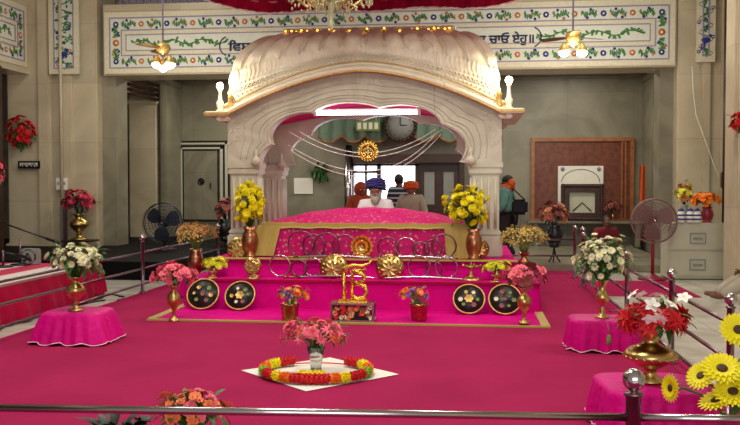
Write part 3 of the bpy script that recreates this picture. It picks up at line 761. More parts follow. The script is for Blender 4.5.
# orange gold rosette
p = AY(362, 247, 11.27); root = thing('rosette_emblem', 'orange and gold rosette disc standing behind the golden symbol', 'emblem', (p.x, 11.27, .618))
m = MB()
for rg, n_, L_ in ((.15, 16, .05), (.11, 14, .05), (.07, 10, .05), (.03, 8, .04)):
    for k in range(n_):
        a = 2 * PI * k / n_; m.petal((rg * .7 * math.cos(a), -.02 - (.15 - rg) * .3, .165 + rg * .7 * math.sin(a)), (math.cos(a), -.2, math.sin(a)), (0, -1, 0), L_, .05, .2, 0 if rg in (.15, .07) else 1)
m.build('petal_disc', ['gold_silk', 'brass'], root); m = MB(); m.lathe([(.12, 0), (.12, .012), (.05, .012)], (0, 0, .165), 24, 0, (0, -1, 0)); m.box((0, .03, .05), (.06, .06, .1)); m.build('backing', 'brass', root)

# golden symbol on a glass flower box
pb = AZ(352, 322, .02); s = S(pb)
root = thing('flower_box', 'low glass-sided box painted with red flowers in front of the platform', 'box', (pb.x, pb.y + .1, .02)); W_, H_ = 42 * s, 19 * s
m = MB(); m.box((0, 0, H_ / 2), (W_, .22, H_ * .86), bev=.01); m.build('case', 'black', root)
m = MB()
for z in (.012, H_ - .012): m.box((0, 0, z), (W_ + .03, .25, .024), bev=.006)
for x in (-1, 1):
    for y in (-1, 1): m.box((x * W_ / 2, y * .11, H_ / 2), (.022, .022, H_), bev=.004)
m.build('rim', 'steel', root)
m = MB(); rn = random.Random(2)
for k in range(44):
    c = V((rn.uniform(-W_ / 2 + .03, W_ / 2 - .03), -.113, rn.uniform(.04, H_ - .04))); k_ = rn.choice((0, 0, 1, 2, 3))
    for j in range(5):
        a = 2 * PI * j / 5 + rn.random(); m.petal(c, (math.cos(a), 0, math.sin(a)), (0, -1, 0), .03, .022, .1, k_)
m.build('painted_flower', ['p_red', 'p_salmon', 'leaf', 'p_white'], root)
root = thing('golden_symbol', 'large golden Ik Onkar symbol standing on the flower box', 'religious symbol', (pb.x, pb.y + .1, .02 + H_ + .0))
hh = 37 * s
def sym(pts, r, nm='x'): pass
m = MB(); k = hh / 40; r = .027
def Sx(x, z): return V(((x - 358) * s * 1.0, 0, (301 - z) * k))
m.tube([Sx(349, 300), Sx(349, 268), Sx(346, 272)], r, 0, 8); m.build('numeral', 'gold', root)
m = MB()
m.tube([Sx(357, 300), Sx(357, 266), Sx(371, 266)], r * .8, 0, 8)
m.tube([Sx(*q) for q in ((357, 268), (365, 269), (370, 273), (369, 278), (363, 281), (358, 281), (364, 281), (370, 284), (372, 290), (369, 296), (362, 298), (357, 295))], r, 0, 8)
m.build('letter_body', 'gold', root)
m = MB(); m.tube([Sx(*q) for q in ((348, 270), (351, 264), (358, 261), (367, 262), (374, 259), (378, 254))], [r, r, r, r * .9, r * .6, r * .3], 0, 8); m.build('upper_arc', 'gold', root)
m = MB(); m.box((0, 0, .012), (30 * s, .14, .024), bev=.006); m.build('base', 'gold', root)

# black inlaid discs leaning on the lower step
def flower_disc(px, py, rpx, lab, mi):
    Y = 10.50; p = AY(px, py, Y); r = rpx * S(p); root = thing('inlaid_disc', lab, 'disc', (p.x, Y, .02), group='black inlaid discs leaning on the platform')
    ax = V((0, -1, .58)); Q = V((0, 0, 1)).rotation_difference(ax.normalized()).to_matrix(); c = V((0, 0, r * .865 + .012))
    m = MB(); m.lathe([(r * .97, -.012), (r * .97, .008), (0, .008)], c, 36, 0, ax); plate = m
    m = MB(); m.torus(c + Q @ V((0, 0, .004)), r, .010, 0, axis=ax, seg=44); m.build('gilt_rim', 'goldtrim', root)
    m = plate; rn = random.Random(int(px))
    for j in range(7):
        a = 2 * PI * j / 6 + rn.uniform(-.2, .2); q = V((0, 0, .01)) if j == 6 else V((r * .55 * math.cos(a), r * .5 * math.sin(a), .01)); sz = .06 if j == 6 and mi else rn.uniform(.022, .036)
        cc = 1 + (mi if j == 6 else rn.choice((1, 2, 3, 0)))
        for t in range(6):
            b = 2 * PI * t / 6; m.petal(c + Q @ q, Q @ V((math.cos(b), math.sin(b), .1)), ax, sz, sz * .8, .1, cc)
    m.build('plate', ['black', 'p_dull', 'p_white', 'goldtrim', 'leaf_pale'], root)
flower_disc(203, 298, 16, 'black disc with scattered coloured flowers, leftmost against the platform', 0)
flower_disc(240, 300, 15, 'black disc with gold central flower, second from the left', 2)
flower_disc(469, 301, 15.5, 'black disc with gold central flower, nearest the right copper flower pot', 2)
flower_disc(505, 299, 16, 'black disc with small flowers, rightmost beside the brass vase', 0)

# ------------------------------------------------------------------ blossoms
def bl(kind, mats, seed=0):
    rn = random.Random(seed); m = MB()
    if kind == 'pom':
        n = 46
        for k in range(n):
            z = 1 - 1.55 * (k + .5) / n; a = k * 2.39996; q = math.sqrt(max(0, 1 - z * z)); d = V((q * math.cos(a), q * math.sin(a), z))
            m.petal(d * .35, (d + V((0, 0, .12))).normalized(), V((0, 0, 1)) if abs(z) < .95 else V((1, 0, 0)), .68 * rn.uniform(.85, 1.1), .42, -.15, 0, n=3)
        m.ball((0, 0, 0), .45, 0, 8, 6)
    if kind == 'daisy':
        for lay, (L, el, n) in enumerate(((1, .15, 13), (.75, .5, 9))):
            for k in range(n):
                a = 2 * PI * k / n + lay * .2; m.petal((.12 * math.cos(a), .12 * math.sin(a), 0), (math.cos(a), math.sin(a), el), (0, 0, 1), L, .42, .1, 0, n=3)
        m.ball((0, 0, .1), (.24, .24, .16), 1, 10, 6)
    if kind == 'gerbera':
        for lay, (L, el, n) in enumerate(((1, .1, 20), (.92, .2, 20), (.62, .35, 16))):
            for k in range(n):
                a = 2 * PI * (k + .5 * lay) / n; m.petal((.2 * math.cos(a), .2 * math.sin(a), .02 * lay), (math.cos(a), math.sin(a), el), (0, 0, 1), L * .85, .24, -.04, 0)
        m.lathe([(.27, .0), (.27, .1), (.18, .16), (0, .12)], seg=18, mi=1)
    if kind == 'rose':
        for lay, (L, el, n, w) in enumerate(((.95, .35, 7, .8), (.8, .9, 6, .7), (.65, 1.8, 5, .55), (.5, 3.5, 4, .4))):
            for k in range(n):
                a = 2 * PI * (k + .5 * (lay % 2)) / n; m.petal((.05 * math.cos(a), .05 * math.sin(a), 0), (math.cos(a), math.sin(a), el), (0, 0, 1), L, w, -.25, 0)
    if kind == 'spiky':
        for lay, (L, el, n) in enumerate(((1, .1, 9), (.85, .5, 7))):
            for k in range(n):
                a = 2 * PI * k / n + lay * .35; m.petal((0, 0, 0), (math.cos(a), math.sin(a), el * rn.uniform(.6, 1.3)), (0, 0, 1), L, .36, -.2, 0, tip=1)
        m.ball((0, 0, .12), .12, 1, 8, 6)
    if kind == 'lily':
        for k in range(5):
            a = 2 * PI * k / 5; m.petal((0, 0, 0), (math.cos(a), math.sin(a), .45), (0, 0, 1), 1, .72, -.35, 0, n=5)
        m.tube([(0, 0, 0), (.03, 0, .5)], .05, 1, 5)
    if kind == 'glad':          # ruffled gladiolus / oleander head
        for c in ((0, 0, 0), (.5, .2, .15), (-.45, .3, .1), (.1, -.5, .12), (-.1, .1, .45)):
            for k in range(6):
                a = 2 * PI * k / 6 + c[0]; m.petal(c, (math.cos(a), math.sin(a), .5), (0, 0, 1), .58, .5, -.2, 0, n=3)
            m.ball((c[0], c[1], c[2] + .12), .09, 1, 6, 4)
    if kind == 'spray':
        for k in range(26):
            z = rn.uniform(.0, 1); a = rn.uniform(0, 6.28); d = V((math.cos(a) * (1 - z * .6), math.sin(a) * (1 - z * .6), z)).normalized() * rn.uniform(.6, 1.1)
            m.tube([(0, 0, 0), d], [.02, .012], 1, 4)
            for j in range(4): b = 2 * PI * j / 4; m.petal(d, (math.cos(b), math.sin(b), .8), (0, 0, 1), .2, .13, 0, 0, n=2)
    me = m.mesh('blossom', mats); return me
BL = {}
def blossom(kind, *mats):
    k = (kind,) + mats
    if k not in BL: BL[k] = bl(kind, list(mats), len(BL))
    return BL[k]
PROF = {
 'urn': [(.30, 0), (.32, .02), (.30, .05), (.12, .10), (.08, .18), (.13, .22), (.08, .27), (.16, .34), (.34, .48), (.40, .60), (.34, .72), (.16, .82), (.14, .88), (.24, .96), (.30, 1.0), (.26, .99), (.12, .88), (.1, .8)],
 'tall': [(.26, 0), (.27, .03), (.15, .07), (.07, .14), (.12, .2), (.06, .26), (.10, .34), (.24, .46), (.26, .56), (.16, .68), (.10, .78), (.12, .86), (.22, .97), (.24, 1.0), (.2, .99), (.09, .86)],
 'pot': [(.46, 0), (.48, .05), (.58, .85), (.62, .88), (.62, 1.0), (.56, 1.0), (.52, .8), (0, .8)],
 'glass': [(.34, 0), (.36, .02), (.30, .08), (.28, .3), (.36, .7), (.46, 1.0), (.42, 1.0), (.32, .7), (.24, .3), (.22, .12), (0, .1)],
 'lota': [(.26, 0), (.40, .0), (.42, .04), (.26, .10), (.18, .20), (.24, .27), (.50, .34), (.74, .45), (.80, .52), (.72, .60), (.60, .66), (.36, .71), (.24, .76), (.22, .84), (.36, .97), (.40, 1.0), (.34, .98), (.2, .84)],
 'bell': [(.30, 0), (.32, .02), (.2, .06), (.3, .25), (.36, .5), (.3, .75), (.22, .86), (.3, 1.0), (.26, .99), (.18, .85)],
}
def bouquet(name, label, cat, base, vh, vr, prof, vmat, flowers, n, cz, rad, bsize, leaf='leaf', nleaf=40, leafsize=.08, up=-.2, group=None, seed=0, jitter=.12, off=(0, 0), vpart='vase', stand=None, extra=None, facecam=0.0):
    rn = random.Random(seed + 77); root = thing(name, label, cat, base, group=group)
    z0 = 0
    if stand: 
        m = MB(); stand(m); m.build('stand', 'black', root)
        z0 = stand.h
    if vh:
        m = MB(); m.lathe([(a * vr, z0 + b * vh) for a, b in PROF[prof]], seg=28)
        if prof == 'lota':
            for k in range(22):
                a = 2 * PI * k / 22; m.ball((.77 * vr * math.cos(a), .77 * vr * math.sin(a), vh * .5), vr * .055, 0, 8, 5)
        m.build(vpart, vmat, root)
    ctr = V((off[0], off[1], z0 + cz)); mouth = V((0, 0, z0 + vh * .93)); pts = []
    for k in range(n):
        z = 1 - (1 - up) * (k + .5) / n; a = k * 2.39996 + rn.uniform(-.3, .3); q = math.sqrt(max(0, 1 - z * z)); d = V((q * math.cos(a), q * math.sin(a), z))
        rr = rn.uniform(.62, 1.0); p = ctr + V((d.x * rad[0], d.y * rad[1], d.z * rad[2])) * rr + V([rn.uniform(-1, 1) * jitter * r_ for r_ in rad]); pts.append((p, d))
    m = MB()
    for p, d in pts:
        mid = mouth.lerp(p, .5) + V((0, 0, .15 * (p - mouth).length)); m.tube([mouth - V((0, 0, .05 if vh else 0)), mouth.lerp(mid, .6), mid, p], .004, 0, 4)
    for k in range(nleaf):
        z = rn.uniform(up - .2, .8); a = rn.uniform(0, 2 * PI); q = math.sqrt(max(0, 1 - z * z)); d = V((q * math.cos(a), q * math.sin(a), z)); rr = rn.uniform(.25, .98)
        p = ctr + V((d.x * rad[0], d.y * rad[1], d.z * rad[2])) * rr
        m.petal(p, d + V((rn.uniform(-.5, .5), rn.uniform(-.5, .5), rn.uniform(-.5, .3))), (0, 0, 1), leafsize * rn.uniform(.7, 1.4), leafsize * .42, -.3, 0)
    m.build('foliage', leaf, root)
    for i, (p, d) in enumerate(pts):
        fl = rn.choice(flowers); o = bpy.data.objects.new('blossom', fl); C.objects.link(o); o.parent = root; o.location = p
        dd = (d + V((0, -facecam, .35))).normalized(); o.rotation_euler = (V((0, 0, 1)).rotation_difference(dd).to_matrix() @ Matrix.Rotation(rn.uniform(0, 6), 3, 'Z')).to_euler()
        sc = bsize * rn.uniform(.8, 1.2); o.scale = (sc, sc, sc)
    return root

# draped stools
def stool(name, label, c, w, d, h, flare, matn, hem=True, folds=22, rz=0, seed=0, cat='draped stool'):
    root = thing(name, label, cat, c, rz); rn = random.Random(seed); ph = [rn.uniform(0, 6) for _ in range(4)]
    def sq(a, rw, rd):
        k = 5; cx, sx = math.cos(a), math.sin(a); q = 1 / ((abs(cx) ** k + abs(sx) ** k) ** (1 / k)); return V((rw * q * cx, rd * q * sx, 0))
    def P(u, v):
        a = 2 * PI * u
        if v < .25: t = v / .25; return sq(a, w / 2, d / 2) * t + V((0, 0, h + .006 * math.sin(a * 3 + ph[0]) * t * 0))
        t = (v - .25) / .75; fl = 1 + (flare - 1) * t ** .8; am = .026 * t ** .7 * (math.sin(folds * a + ph[1]) * .55 + .5 * math.sin(folds * .45 * 2 * a / 2 + ph[2]) + .3 * math.sin(3 * a + ph[3]))
        p = sq(a, w / 2 * fl, d / 2 * fl); p += p.normalized() * am; p.z = h - (h - .008) * t + (.012 * math.sin(folds * a * .5 + ph[0]) + .01) * t; return p
    m = MB(); m.grid(P, 150, 22, 0, closeu=True); m.build('cloth', matn, root)
    if hem:
        m = MB(); m.tube([P(k / 150, 1) + V((0, 0, .004)) for k in range(150)], .0045, 0, 5, True); m.build('lace_hem', 'lace', root)
    m = MB()
    for sx in (-1, 1):
        for sy in (-1, 1): m.box((sx * w * .38, sy * d * .38, h / 2 - .01), (.05, .05, h - .03))
    m.box((0, 0, h - .03), (w * .85, d * .85, .03)); m.build('stool_frame', 'wood_dark', root)
    return root
cL = AZ(76, 310, .32); stool('draped_stool', 'low stool under a magenta satin cloth at the left railing, holding white flowers', (cL.x, cL.y + .05, 0), .60, .54, .312, 1.36, 'magenta', seed=3)
cR = AZ(602, 317, .31); stool('draped_stool', 'low stool under magenta satin by the right railing, under the green-white bouquet', (cR.x, cR.y, 0), .62, .5, .302, 1.10, 'magenta', seed=5)
cF = AZ(650, 381, .3); stool('draped_stool', 'low stool under magenta satin nearest the front rail, holding the wide brass pot', (cF.x, cF.y, 0), .66, .62, .292, 1.15, 'magenta', seed=7, rz=.1)

# bouquets -----------------------------------------------------------------
W1 = blossom('daisy', 'p_white', 'p_yellow2'); WP = blossom('rose', 'p_white')
s = S(cL)
bouquet('white_flower_vase', 'brass vase of cream white flowers on the left magenta stool', 'flower vase', (cL.x, cL.y, .314), 34 * s, 24 * s, 'urn', 'brass', [W1, WP, WP], 64, 52 * s, (28 * s, 24 * s, 16 * s), .042, 'leaf', 110, .09, up=-.45, seed=1, off=(-.0, 0))
s = S(cR)
bouquet('white_flower_vase', 'brass vase of small green-white daisies on the right magenta stool', 'flower vase', (cR.x, cR.y, .304), 38 * s, 26 * s, 'tall', 'brass', [W1, W1, WP], 96, 58 * s, (29 * s, 26 * s, 25 * s), .036, 'leaf', 120, .09, up=-.5, seed=2, jitter=.2)
# hanging green bud
p = cR + V((0, -.42, -.02)); root = thing('hanging_bud', 'yellow-green bud hanging down the front of the right magenta stool', 'flower bud', (p.x, p.y, .16))
m = MB(); m.ball((0, 0, 0), (.022, .022, .055), 0, 10, 8); m.build('bud', 'leaf_pale', root); m = MB(); m.tube([(0, 0, .05), (0, .01, .1), (0, .1, .155)], .004, 0, 5); m.build('stem', 'leaf', root)
s = S(cF)
bouquet('red_white_flower_pot', 'wide studded brass pot of red spiky and white flowers by the front rail', 'flower pot', (cF.x, cF.y, .294), 52 * s, 33 * s, 'lota', 'brass', [blossom('spiky', 'p_red', 'p_red')], 40, 64 * s, (36 * s, 30 * s, 13 * s), .085, 'leaf', 40, .1, up=-.5, seed=3, vpart='pot')
rt = bpy.data.objects['red_white_flower_pot']
for k, (px, py, dy) in enumerate(((652, 305, -.27), (664, 301, -.22), (660, 319, -.3), (650, 320, -.3), (641, 296, -.12), (633, 295, -.05), (684, 298, -.1), (671, 305, -.22), (655, 310, -.29), (657, 296, -.1))):
    q = AY(px, py, cF.y + dy) - rt.location; o = bpy.data.objects.new('blossom', blossom('lily', 'p_pure', 'p_yellow2')); C.objects.link(o); o.parent = rt; o.location = q; o.scale = (.05,) * 3
    o.rotation_euler = (math.radians(60 - k * 4), .3 * math.sin(k), k); o['label'] = 'white blossom'
# tall yellow chrysanthemums
for px, lab, sd in ((250, 'tall bunch of bright yellow chrysanthemums in a copper vase, left end of the bed', 4), (474, 'tall bunch of bright yellow chrysanthemums in a copper vase, right end of the bed', 5)):
    p = AY(px, 256, 11.38); s = S(p); x = (250 if sd == 4 else 466) 
    bouquet('yellow_chrysanthemum_vase', lab, 'flower vase', (p.x, 11.38, .618), 30 * s, 24 * s, 'bell', 'copper', [blossom('daisy', 'p_yellow', 'p_yellow'), blossom('pom', 'p_yellow')], 66, 53 * s, ((15 if sd == 4 else 21) * s, 14 * s, 22 * s), .056, 'leaf', 80, .08, up=-.8, seed=sd, off=((x - px) * s, 0), jitter=.1)
# dried bouquets
p = AZ(196, 296); s = S(p)
stool('draped_stool', 'magenta covered stand behind the left end of the platform holding the dried flowers', (p.x, p.y, 0), .34, .34, .30, 1.2, 'magenta_velvet', seed=9, hem=False)
bouquet('dried_flower_vase', 'dark red vase of pale dried flowers left of the canopy', 'flower vase', (p.x, p.y, .305), 26 * s, 22 * s, 'bell', 'copper', [blossom('spray', 'p_cream', 'leaf_pale'), blossom('spray', 'p_peach', 'leaf_pale')], 34, 40 * s, (17 * s, 15 * s, 9 * s), .085, 'leaf_pale', 14, .06, up=-.2, seed=6)
p = AY(524, 268, 11.7); s = S(p); p.z = .384
bouquet('dried_flower_vase', 'slender vase of pale yellow dried flowers right of the canopy', 'flower vase', (p.x, p.y, .384), 22 * s, 26 * s, 'tall', 'copper', [blossom('spray', 'p_cream', 'leaf_pale')], 34, 35 * s, (21 * s, 15 * s, 9 * s), .085, 'leaf_pale', 14, .06, up=-.2, seed=7)
# pink gladioli in brass vases on the floor cloth
p = AZ(174, 321, 0); s = S(p)
bouquet('pink_flower_vase', 'brass goblet vase of salmon pink flowers at the left edge of the floor cloth', 'flower vase', (p.x, p.y, .0), 36 * s, 18 * s, 'urn', 'brass', [blossom('glad', 'p_pink', 'p_rose')], 16, 46 * s, (23 * s, 16 * s, 9 * s), .085, 'leaf', 30, .08, up=-.5, seed=8)
p = AZ(524, 326, 0); s = S(p)
bouquet('pink_flower_vase', 'brass goblet vase of rose pink flowers at the right edge of the floor cloth', 'flower vase', (p.x, p.y, .03), 36 * s, 18 * s, 'urn', 'brass', [blossom('glad', 'p_pink', 'p_rose'), blossom('glad', 'p_dull', 'p_rose')], 16, 47 * s, (21 * s, 15 * s, 11 * s), .085, 'leaf', 30, .08, up=-.5, seed=9)
# small yellow bouquets
for px, lab, sd in ((214, 'small brass vase of yellow-green flowers on the left corner of the lower step', 10), (497, 'small brass vase of yellow-green flowers on the right corner of the lower step', 11)):
    p = AY(px, 270, 10.98); s = S(p)
    bouquet('yellow_flower_vase', lab, 'flower vase', (p.x, 10.98, .384), 9 * s, 10 * s, 'bell', 'brass', [blossom('daisy', 'p_yellow2', 'p_yellow')], 20, 12 * s, (14 * s, 8 * s, 7 * s), .05, 'leaf_pale', 30, .05, up=-.2, seed=sd)
# copper pots
for px, lab, sd in ((290, 'copper pot of orange and lilac flowers left of the flower box', 12), (419, 'copper pot of orange and lilac flowers right of the flower box', 13)):
    p = AZ(px, 320, .02); s = S(p); of = (2 if sd == 12 else -7) * s
    bouquet('flower_pot', lab, 'flower pot', (p.x, p.y, .02), 17 * s, 16 * s, 'pot', 'brass_dark', [blossom('daisy', 'p_orange', 'p_orange'), blossom('daisy', 'p_salmon', 'p_yellow'), blossom('daisy', 'p_purple', 'p_purple')], 22, 26 * s, (17 * s, 13 * s, 8 * s), .042, 'leaf_pale', 26, .06, up=-.4, seed=sd, off=(of, 0), vpart='pot')
# centre bouquet in glass
pc = AZ(316, 376, .0); s = S(pc)
bouquet('coral_flower_vase', 'clear glass vase of coral pink flowers inside the marigold garland', 'flower vase', (pc.x, pc.y, .012), 28 * s, 20 * s, 'glass', 'glass', [blossom('spiky', 'p_coral', 'p_yellow'), blossom('rose', 'p_pink'), blossom('spiky', 'p_pink', 'p_rose')], 40, 40 * s, (33 * s, 26 * s, 15 * s), .062, 'leaf', 44, .07, up=-.35, seed=14, jitter=.2)
# front-left coral bouquet (partly below the frame)
q = AZ(194, 540, 0); s = S(q); sz_ = AY(194, 410, q.y).z
bouquet('salmon_flower_vase', 'salmon and orange flowers just behind the front rail at the left', 'flower vase', (q.x, q.y, 0), sz_ - .1, .13, 'urn', 'brass', [blossom('rose', 'p_salmon'), blossom('glad', 'p_salmon', 'p_red'), blossom('glad', 'p_pink', 'p_red')], 60, sz_, (38 * s, 30 * s, 20 * s), 6.5 * s, 'leaf', 50, .06, up=-.5, seed=15)
q = AZ(118, 540, 0); sz_ = AY(118, 436, q.y).z
bouquet('leafy_plant', 'dark leafy plant tips poking up behind the front rail', 'plant', (q.x, q.y, 0), sz_ - .1, .12, 'pot', 'brass_dark', [blossom('rose', 'leaf_dark')], 6, sz_, (.14, .12, .07), .04, 'leaf_dark', 70, .11, up=-.2, seed=16, vpart='pot')
# gerberas
q = AZ(775, 480, 0)
root = thing('gerbera_arrangement', 'large yellow gerberas with dark centres leaning in at the right front', 'flower arrangement', (q.x, q.y, 0))
m = MB(); m.lathe([(a * .16, b * .40) for a, b in PROF['urn']], seg=26); m.build('vase', 'brass', root)
st = MB(); mouth = V((0, 0, .38)); rn = random.Random(1)
G = blossom('gerbera', 'p_yellow', 'p_dark')
gs = [(671, 388, 12, (-1.0, -.42, .1), 0), (701, 376, 13, (-.62, -.55, .6), 0), (722, 369, 17, (-.1, -.62, .85), -.03), (738, 330, 15, (-.1, -.85, .5), 0), (733, 392, 16, (-.2, -.6, .8), -.08), (716, 401, 15, (-.5, -.25, 1.1), -.05), (752, 384, 17, (.2, -.6, .8), -.06), (762, 352, 16, (.3, -.8, .5), 0)]
for px, py, r_, dr_, dy in gs:
    p = AY(px, py, q.y - .05 + dy) - root.location; sc = 1.18 * r_ * S(p + root.location)
    o = bpy.data.objects.new('blossom', G); C.objects.link(o); o.parent = root; o.location = p; o.scale = (sc,) * 3
    o.rotation_euler = V((0, 0, 1)).rotation_difference(V(dr_).normalized()).to_euler()
    e = p - V(dr_).normalized() * .08; st.tube([mouth, mouth.lerp(e, .5) + V((0, 0, -.03)), e, p], .007, 0, 6)
for k in range(24):
    p = V((rn.uniform(-.28, .1), rn.uniform(-.15, .1), rn.uniform(.4, .6))); st.petal(p, (rn.uniform(-1, .5), rn.uniform(-.5, .5), rn.uniform(-.2, .8)), (0, 0, 1), .1, .045, -.2, 0)
st.build('foliage', 'leaf', root)

# white sheet + garland
root = thing('white_sheet', 'white paper sheet turned diamondwise on the carpet under the garland', 'sheet', (0, 0, 0))
cs = [AZ(241, 371), AZ(306, 392), AZ(399, 375), AZ(330, 358)]; cc = sum(cs, V()) / 4; root.location = cc
m = MB(); m.grid(lambda u, v: ((cs[0].lerp(cs[1], u)).lerp(cs[3].lerp(cs[2], u), v) - cc) + V((0, 0, .006 + .002 * math.sin(9 * u) * math.sin(7 * v))), 16, 16); sh = m.mesh('sheet', 'paper')
o = link('sheet', sh, root)
gc = AZ(316, 375); s = S(gc); R1 = 53 * s
root = thing('marigold_garland', 'ring garland of orange, yellow, red and lime flower sections around the glass vase', 'garland', (gc.x, gc.y, .01))
cols = ['p_red', 'p_lime', 'p_orange', 'p_yellow', 'p_red', 'p_lime', 'p_red', 'p_yellow', 'p_orange', 'p_red', 'p_orange', 'p_yellow', 'p_red', 'p_lime', 'p_orange', 'p_yellow', 'p_red']
# angles in degrees along the ring from back right, clockwise through the front; the far side is only thread
secs = [(62, 42, 'p_red'), (40, 24, 'p_yellow'), (22, -4, 'p_orange'), (-6, -16, 'p_lime'), (-20, -44, 'p_red'), (-46, -54, 'p_yellow'), (-57, -65, 'p_orange'), (-68, -108, 'p_red'), (-71, -104, 'p_yellow'), (-110, -120, 'p_orange'), (-123, -130, 'p_yellow'), (-133, -152, 'p_red'), (-154, -164, 'p_lime'), (-168, -192, 'p_orange'), (-194, -214, 'p_yellow'), (-216, -236, 'p_red')]
for a0, a1, cn in secs:
    m = MB(); rn = random.Random(a0); up = (cn == 'p_yellow' and a0 == -71)
    n_ = max(3, int(abs(a0 - a1) / 5))
    for k in range(n_):
        a = math.radians(a0 + (a1 - a0) * (k + .5) / n_); c = V((R1 * math.cos(a), R1 * .84 * math.sin(a), .045))
        if up: c = V((R1 * .80 * math.cos(a), R1 * .68 * math.sin(a), .055))
        for j in range(34):
            z = 1 - 2 * (j + .5) / 34; b = j * 2.4; qd = math.sqrt(1 - z * z); d = V((qd * math.cos(b), qd * math.sin(b), z)); m.petal(c + d * .028, d + V((rn.uniform(-.3, .3), rn.uniform(-.3, .3), 0)), (.1, .1, 1) if abs(z) < .9 else (1, 0, 0), .022, .026, 0, 0, n=2)
        m.ball(c, .038, 0, 8, 6)
    m.build('flower_section', cn, root)
m = MB(); m.tube([(R1 * math.cos(math.radians(a)), R1 * .84 * math.sin(math.radians(a)), .015) for a in range(62, 126, 4)], .006, 0, 5); m.build('thread', 'p_red', root)

# ------------------------------------------------------------------ railings
def rail_post(p, lab, h=.82, grp=None, r=.026):
    root = thing('railing_post', lab, 'railing post', (p[0], p[1], 0), group=grp)
    m = MB(); m.lathe([(.06, 0), (.06, .012), (r, .02), (r, h - .075), (r + .008, h - .072), (r + .008, h - .062), (.018, h - .058), (.018, h - .045)], seg=20); m.build('post', 'iron', root)
    m = MB(); m.ball((0, 0, h - .01), .044, 0, 20, 14); m.build('ball_finial', 'steel', root)
    return root
def rails(pts, zs, lab, r=.016, grp='steel rails'):
    for i in range(len(pts) - 1):
        for z, nm in zs:
            m = MB(); m.tube([(pts[i][0], pts[i][1], z), (pts[i + 1][0], pts[i + 1][1], z)], r, 0, 12)
            m.build('railing_rail', 'iron', None, label='%s steel rail %s' % (nm, lab[i]), category='rail', group=grp)
f0, f1 = AZ(-60, 407, .69), AZ(800, 420, .69)
fp = f0.lerp(f1, (634 + 60) / 860)
fd = (f1 - f0).normalized()
fp = f0.lerp(f1, .5); fp = min((f0.lerp(f1, t / 400) for t in range(401)), key=lambda q: abs(AZ(634, 417.5, .69).x - q.x))
rail_post(fp, 'thick ball-topped steel post in the front rail before the brass pot', .85, r=.03)
for a, b, lab in ((f0, fp, 'long horizontal front steel rail running left from the thick post'), (fp, f1, 'short front steel rail running right from the thick post')):
    m = MB(); m.tube([a, b], .016, 0, 14); m.build('railing_rail', 'steel', None, label=lab, category='rail', group='front rails')
YRs = [4.25, 6.12, 7.85, 10.03, 12.0, 13.8]
rl = ['out of sight at the right front', 'by the yellow gerberas', 'behind the red and white flowers', 'beside the white daisy bouquet', 'beyond the white daisy bouquet', 'farthest in the right railing by the dark stand']
rp = [(XR, y) for y in YRs]
for (x, y), l in zip(rp, rl):
    if y > 5: rail_post((x, y), 'ball-topped steel post of the right railing, ' + l)
rails(rp, ((.64, 'upper'), (.38, 'middle'), (.12, 'lower')), ['of the right railing nearest the viewer', 'of the right railing between its two nearest posts', 'of the right railing behind the brass pot', 'of the right railing beyond the white bouquet', 'of the right railing farthest away'], grp='right railing rails')
lp = [(-4.82, 5.5), (-4.82, 8.7), (-4.82, 9.9), (-4.82, 12.1)]
ll = ['', 'leftmost in view', 'behind the white flower vase', 'standing alone left of the platform']
for (x, y), l in list(zip(lp, ll))[2:]: rail_post((x, y), 'ball-topped steel post of the left railing, ' + l, .83)
lp2 = [(-4.82, 5.5), (-4.82, 9.9), (-4.82, 12.1)]
rails(lp2, ((.60, 'upper'), (.36, 'middle'), (.13, 'lower')), ['of the left railing before the divan', 'of the left railing between its two posts'], grp='left railing rails')
q = AZ(183, 274); q2 = V((-4.2, 15.9, 0)); rails([(-4.82, 12.1), (-4.82, 15.9)], ((.60, 'upper'), (.36, 'middle'), (.13, 'lower')), ['of the left railing beyond the lone post'], grp='left railing rails')
rail_post((-4.82, 15.9), 'far ball-topped steel post of the left railing beside the dried flowers')
# back cross railing on the right side of the canopy
rails([(-.1, 14.9), (1.80, 14.9)], ((.66, 'upper'), (.38, 'middle')), ['crossing behind the canopy towards the dark stand'], grp='cross rails')
for px, l in ((575, 'left one of the slim pair near the picture frame'), (583, 'right one of the slim pair near the picture frame')):
    p = AY(px, 230, 14.9 if px == 575 else 14.3); rail_post((p.x, p.y), 'dark slim ball-topped post, ' + l, .88)

# ------------------------------------------------------------------ left side: divan, stands
root = thing('divan', 'low musicians divan with striped white and red mattress and pleated red satin skirt', 'divan', (-6.9, 9.8, 0))
dinv = Matrix.Translation(-root.location)
m = MB(); drape_box(m, -8.6, -5.27, 7.5, 11.3, .02, .44, .10, 0, 90, .03, 26); me = m.mesh('pleated_skirt', 'red_satin'); me.transform(dinv); link('pleated_skirt', me, root)
m = MB(); m.span((-8.6, 7.5, .44), (-5.25, 11.25, .51), bev=.03); me = m.mesh('mattress', 'divan_stripe'); me.transform(dinv); link('mattress', me, root)
p = AZ(90, 282, .2); stool('draped_stool', 'red satin covered block at the end of the divan behind the white flowers', (-5.62, 11.85, 0), .45, .4, .44, 1.25, 'red_satin', hem=False, seed=12)
def mic_stand(px, ytop, Y, lab, boom):
    p = AY(px, ytop, Y); root = thing('microphone_stand', lab, 'microphone stand', (p.x, Y, .51))
    m = MB(); h = p.z - .51; m.tube([(0, 0, 0), (0, 0, h)], .014); m.build('pole', 'iron', root)
    m = MB(); a, b = AY(boom[0], boom[1], Y) - root.location, AY(boom[2], boom[3], Y) - root.location; m.tube([a, b], .012); m.build('boom', 'black', root)
    m = MB(); m.lathe([(.015, 0), (.022, .03), (.022, .13), (.034, .15), (.036, .19), (0, .22)], b, 14, 0, (b - a).normalized()); m.build('microphone', 'black', root)
    m = MB(); m.lathe([(.13, 0), (.13, .02), (.02, .03)]); m.build('base', 'black', root)
